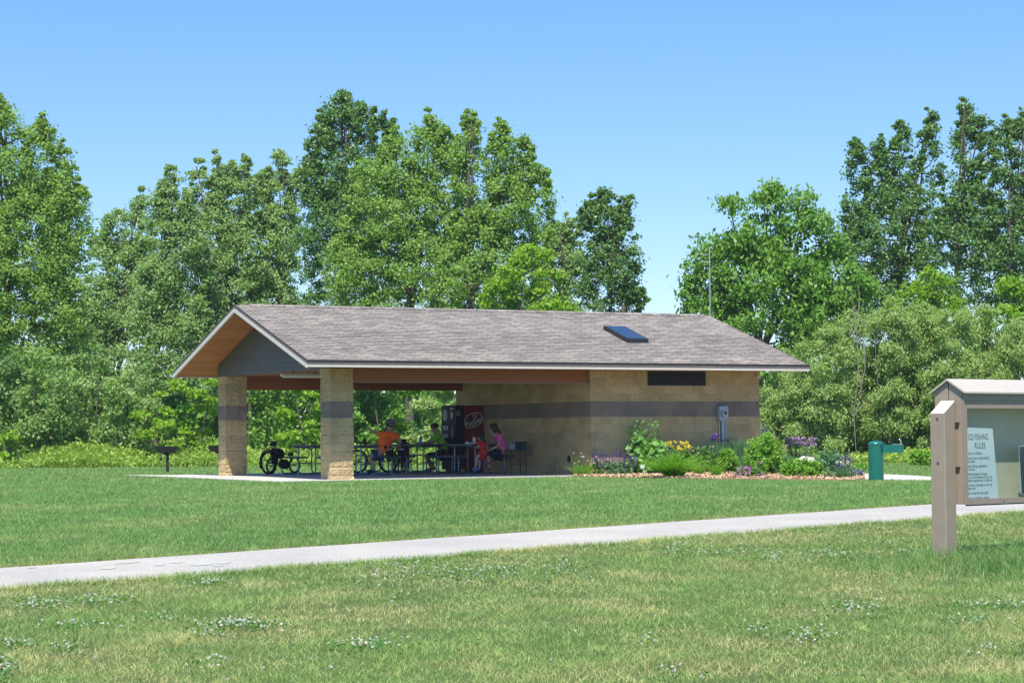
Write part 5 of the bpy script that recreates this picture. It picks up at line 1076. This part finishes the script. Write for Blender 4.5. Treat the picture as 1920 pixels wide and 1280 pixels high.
# white clover heads, in the patches the photo shows
cp_ = [(75, 1140, 30, 5, 40), (205, 1132, 50, 6, 30), (160, 1180, 45, 4, 24), (30, 1215, 22, 3, 16), (120, 1222, 26, 6, 12), (8, 1262, 14, 10, 26), (390, 1098, 28, 4, 22), (455, 1178, 48, 5, 64), (395, 1196, 25, 5, 12), (380, 1249, 30, 8, 12), (310, 1166, 20, 3, 7),
       (690, 1217, 48, 5, 34), (800, 1077, 90, 9, 90), (930, 1075, 45, 8, 36), (1052, 1070, 24, 9, 30), (1260, 1032, 32, 5, 24), (760, 1125, 26, 6, 5), (1440, 1049, 24, 5, 26), (1565, 1042, 42, 6, 44), (1650, 1022, 30, 3, 12), (1705, 1040, 26, 4, 16),
       (1605, 1146, 42, 8, 36), (1415, 1187, 16, 5, 9), (1505, 1198, 42, 8, 26), (1860, 1140, 55, 5, 34), (1820, 1170, 38, 5, 16), (1898, 1052, 14, 3, 4), (1855, 1240, 40, 14, 9), (1250, 1274, 22, 9, 6), (1320, 1278, 6, 3, 2), (1215, 1205, 20, 8, 5), (1340, 1040, 60, 6, 18), (980, 1210, 400, 60, 16)]
parts = []; lparts = []
for x, y, sx_, sy_, n in cp_:
    for _ in range(n):
        p = ground_hit(x+rng.normal(0, .8)*sx_, min(1290, y+rng.normal(0, .95)*sy_)); pp = Vector((p.x, p.y))-PA
        if pp.dot(pn) < PW+.08: continue
        c0 = np.array([p.x, p.y, p.z+rng.uniform(.035, .075)]); P = c0+rdir(16)*.0085*rng.uniform(.7, 1.15)*np.array([[1, 1, .8]]); parts.append(leaf_geo(P, .013, 1.5, norm(P-c0), 1))
    for _ in range(int(n*7)):
        p = ground_hit(x+rng.normal(0, .9)*sx_, min(1290, y+rng.normal(0, 1.1)*sy_))
        if (Vector((p.x, p.y))-PA).dot(pn) < PW+.05: continue
        lparts.append([p.x, p.y, p.z+rng.uniform(.03, .06)])
V, F = join(parts); tag(fast('clover_flowers', V, F, petal('clover_white', (.55, .52, .46), (.78, .76, .72))), 'white clover flower heads dotted in patches over the near grass', kind='stuff')
V, F = leaf_geo(np.array(lparts), .026, 1.1, np.array([[0, 0, 1.]]), 1.5); tag(fast('clover_leaves', V, F, leafmat('clover_leaf', (.06, .17, .03), (.10, .24, .045), None, .3, .5, 2)), 'dark green clover leaves around the white flower heads', kind='stuff')

# thin summer haze: lifts the far trees a little
hz = MB().box((-155, -35, -1.6), (155, 235, 17.5)); hm = bpy.data.materials.new('haze_air'); hm.use_nodes = True; hn = hm.node_tree.nodes
hn.remove(hn['Principled BSDF']); pv_ = hn.new('ShaderNodeVolumePrincipled'); pv_.inputs['Color'].default_value = (.82, .9, 1, 1); pv_.inputs['Density'].default_value = .0002
hm.node_tree.links.new(pv_.outputs[0], hn['Material Output'].inputs['Volume']); tag(hz.build('haze', hm), 'thin pale summer haze over the park', kind='stuff')
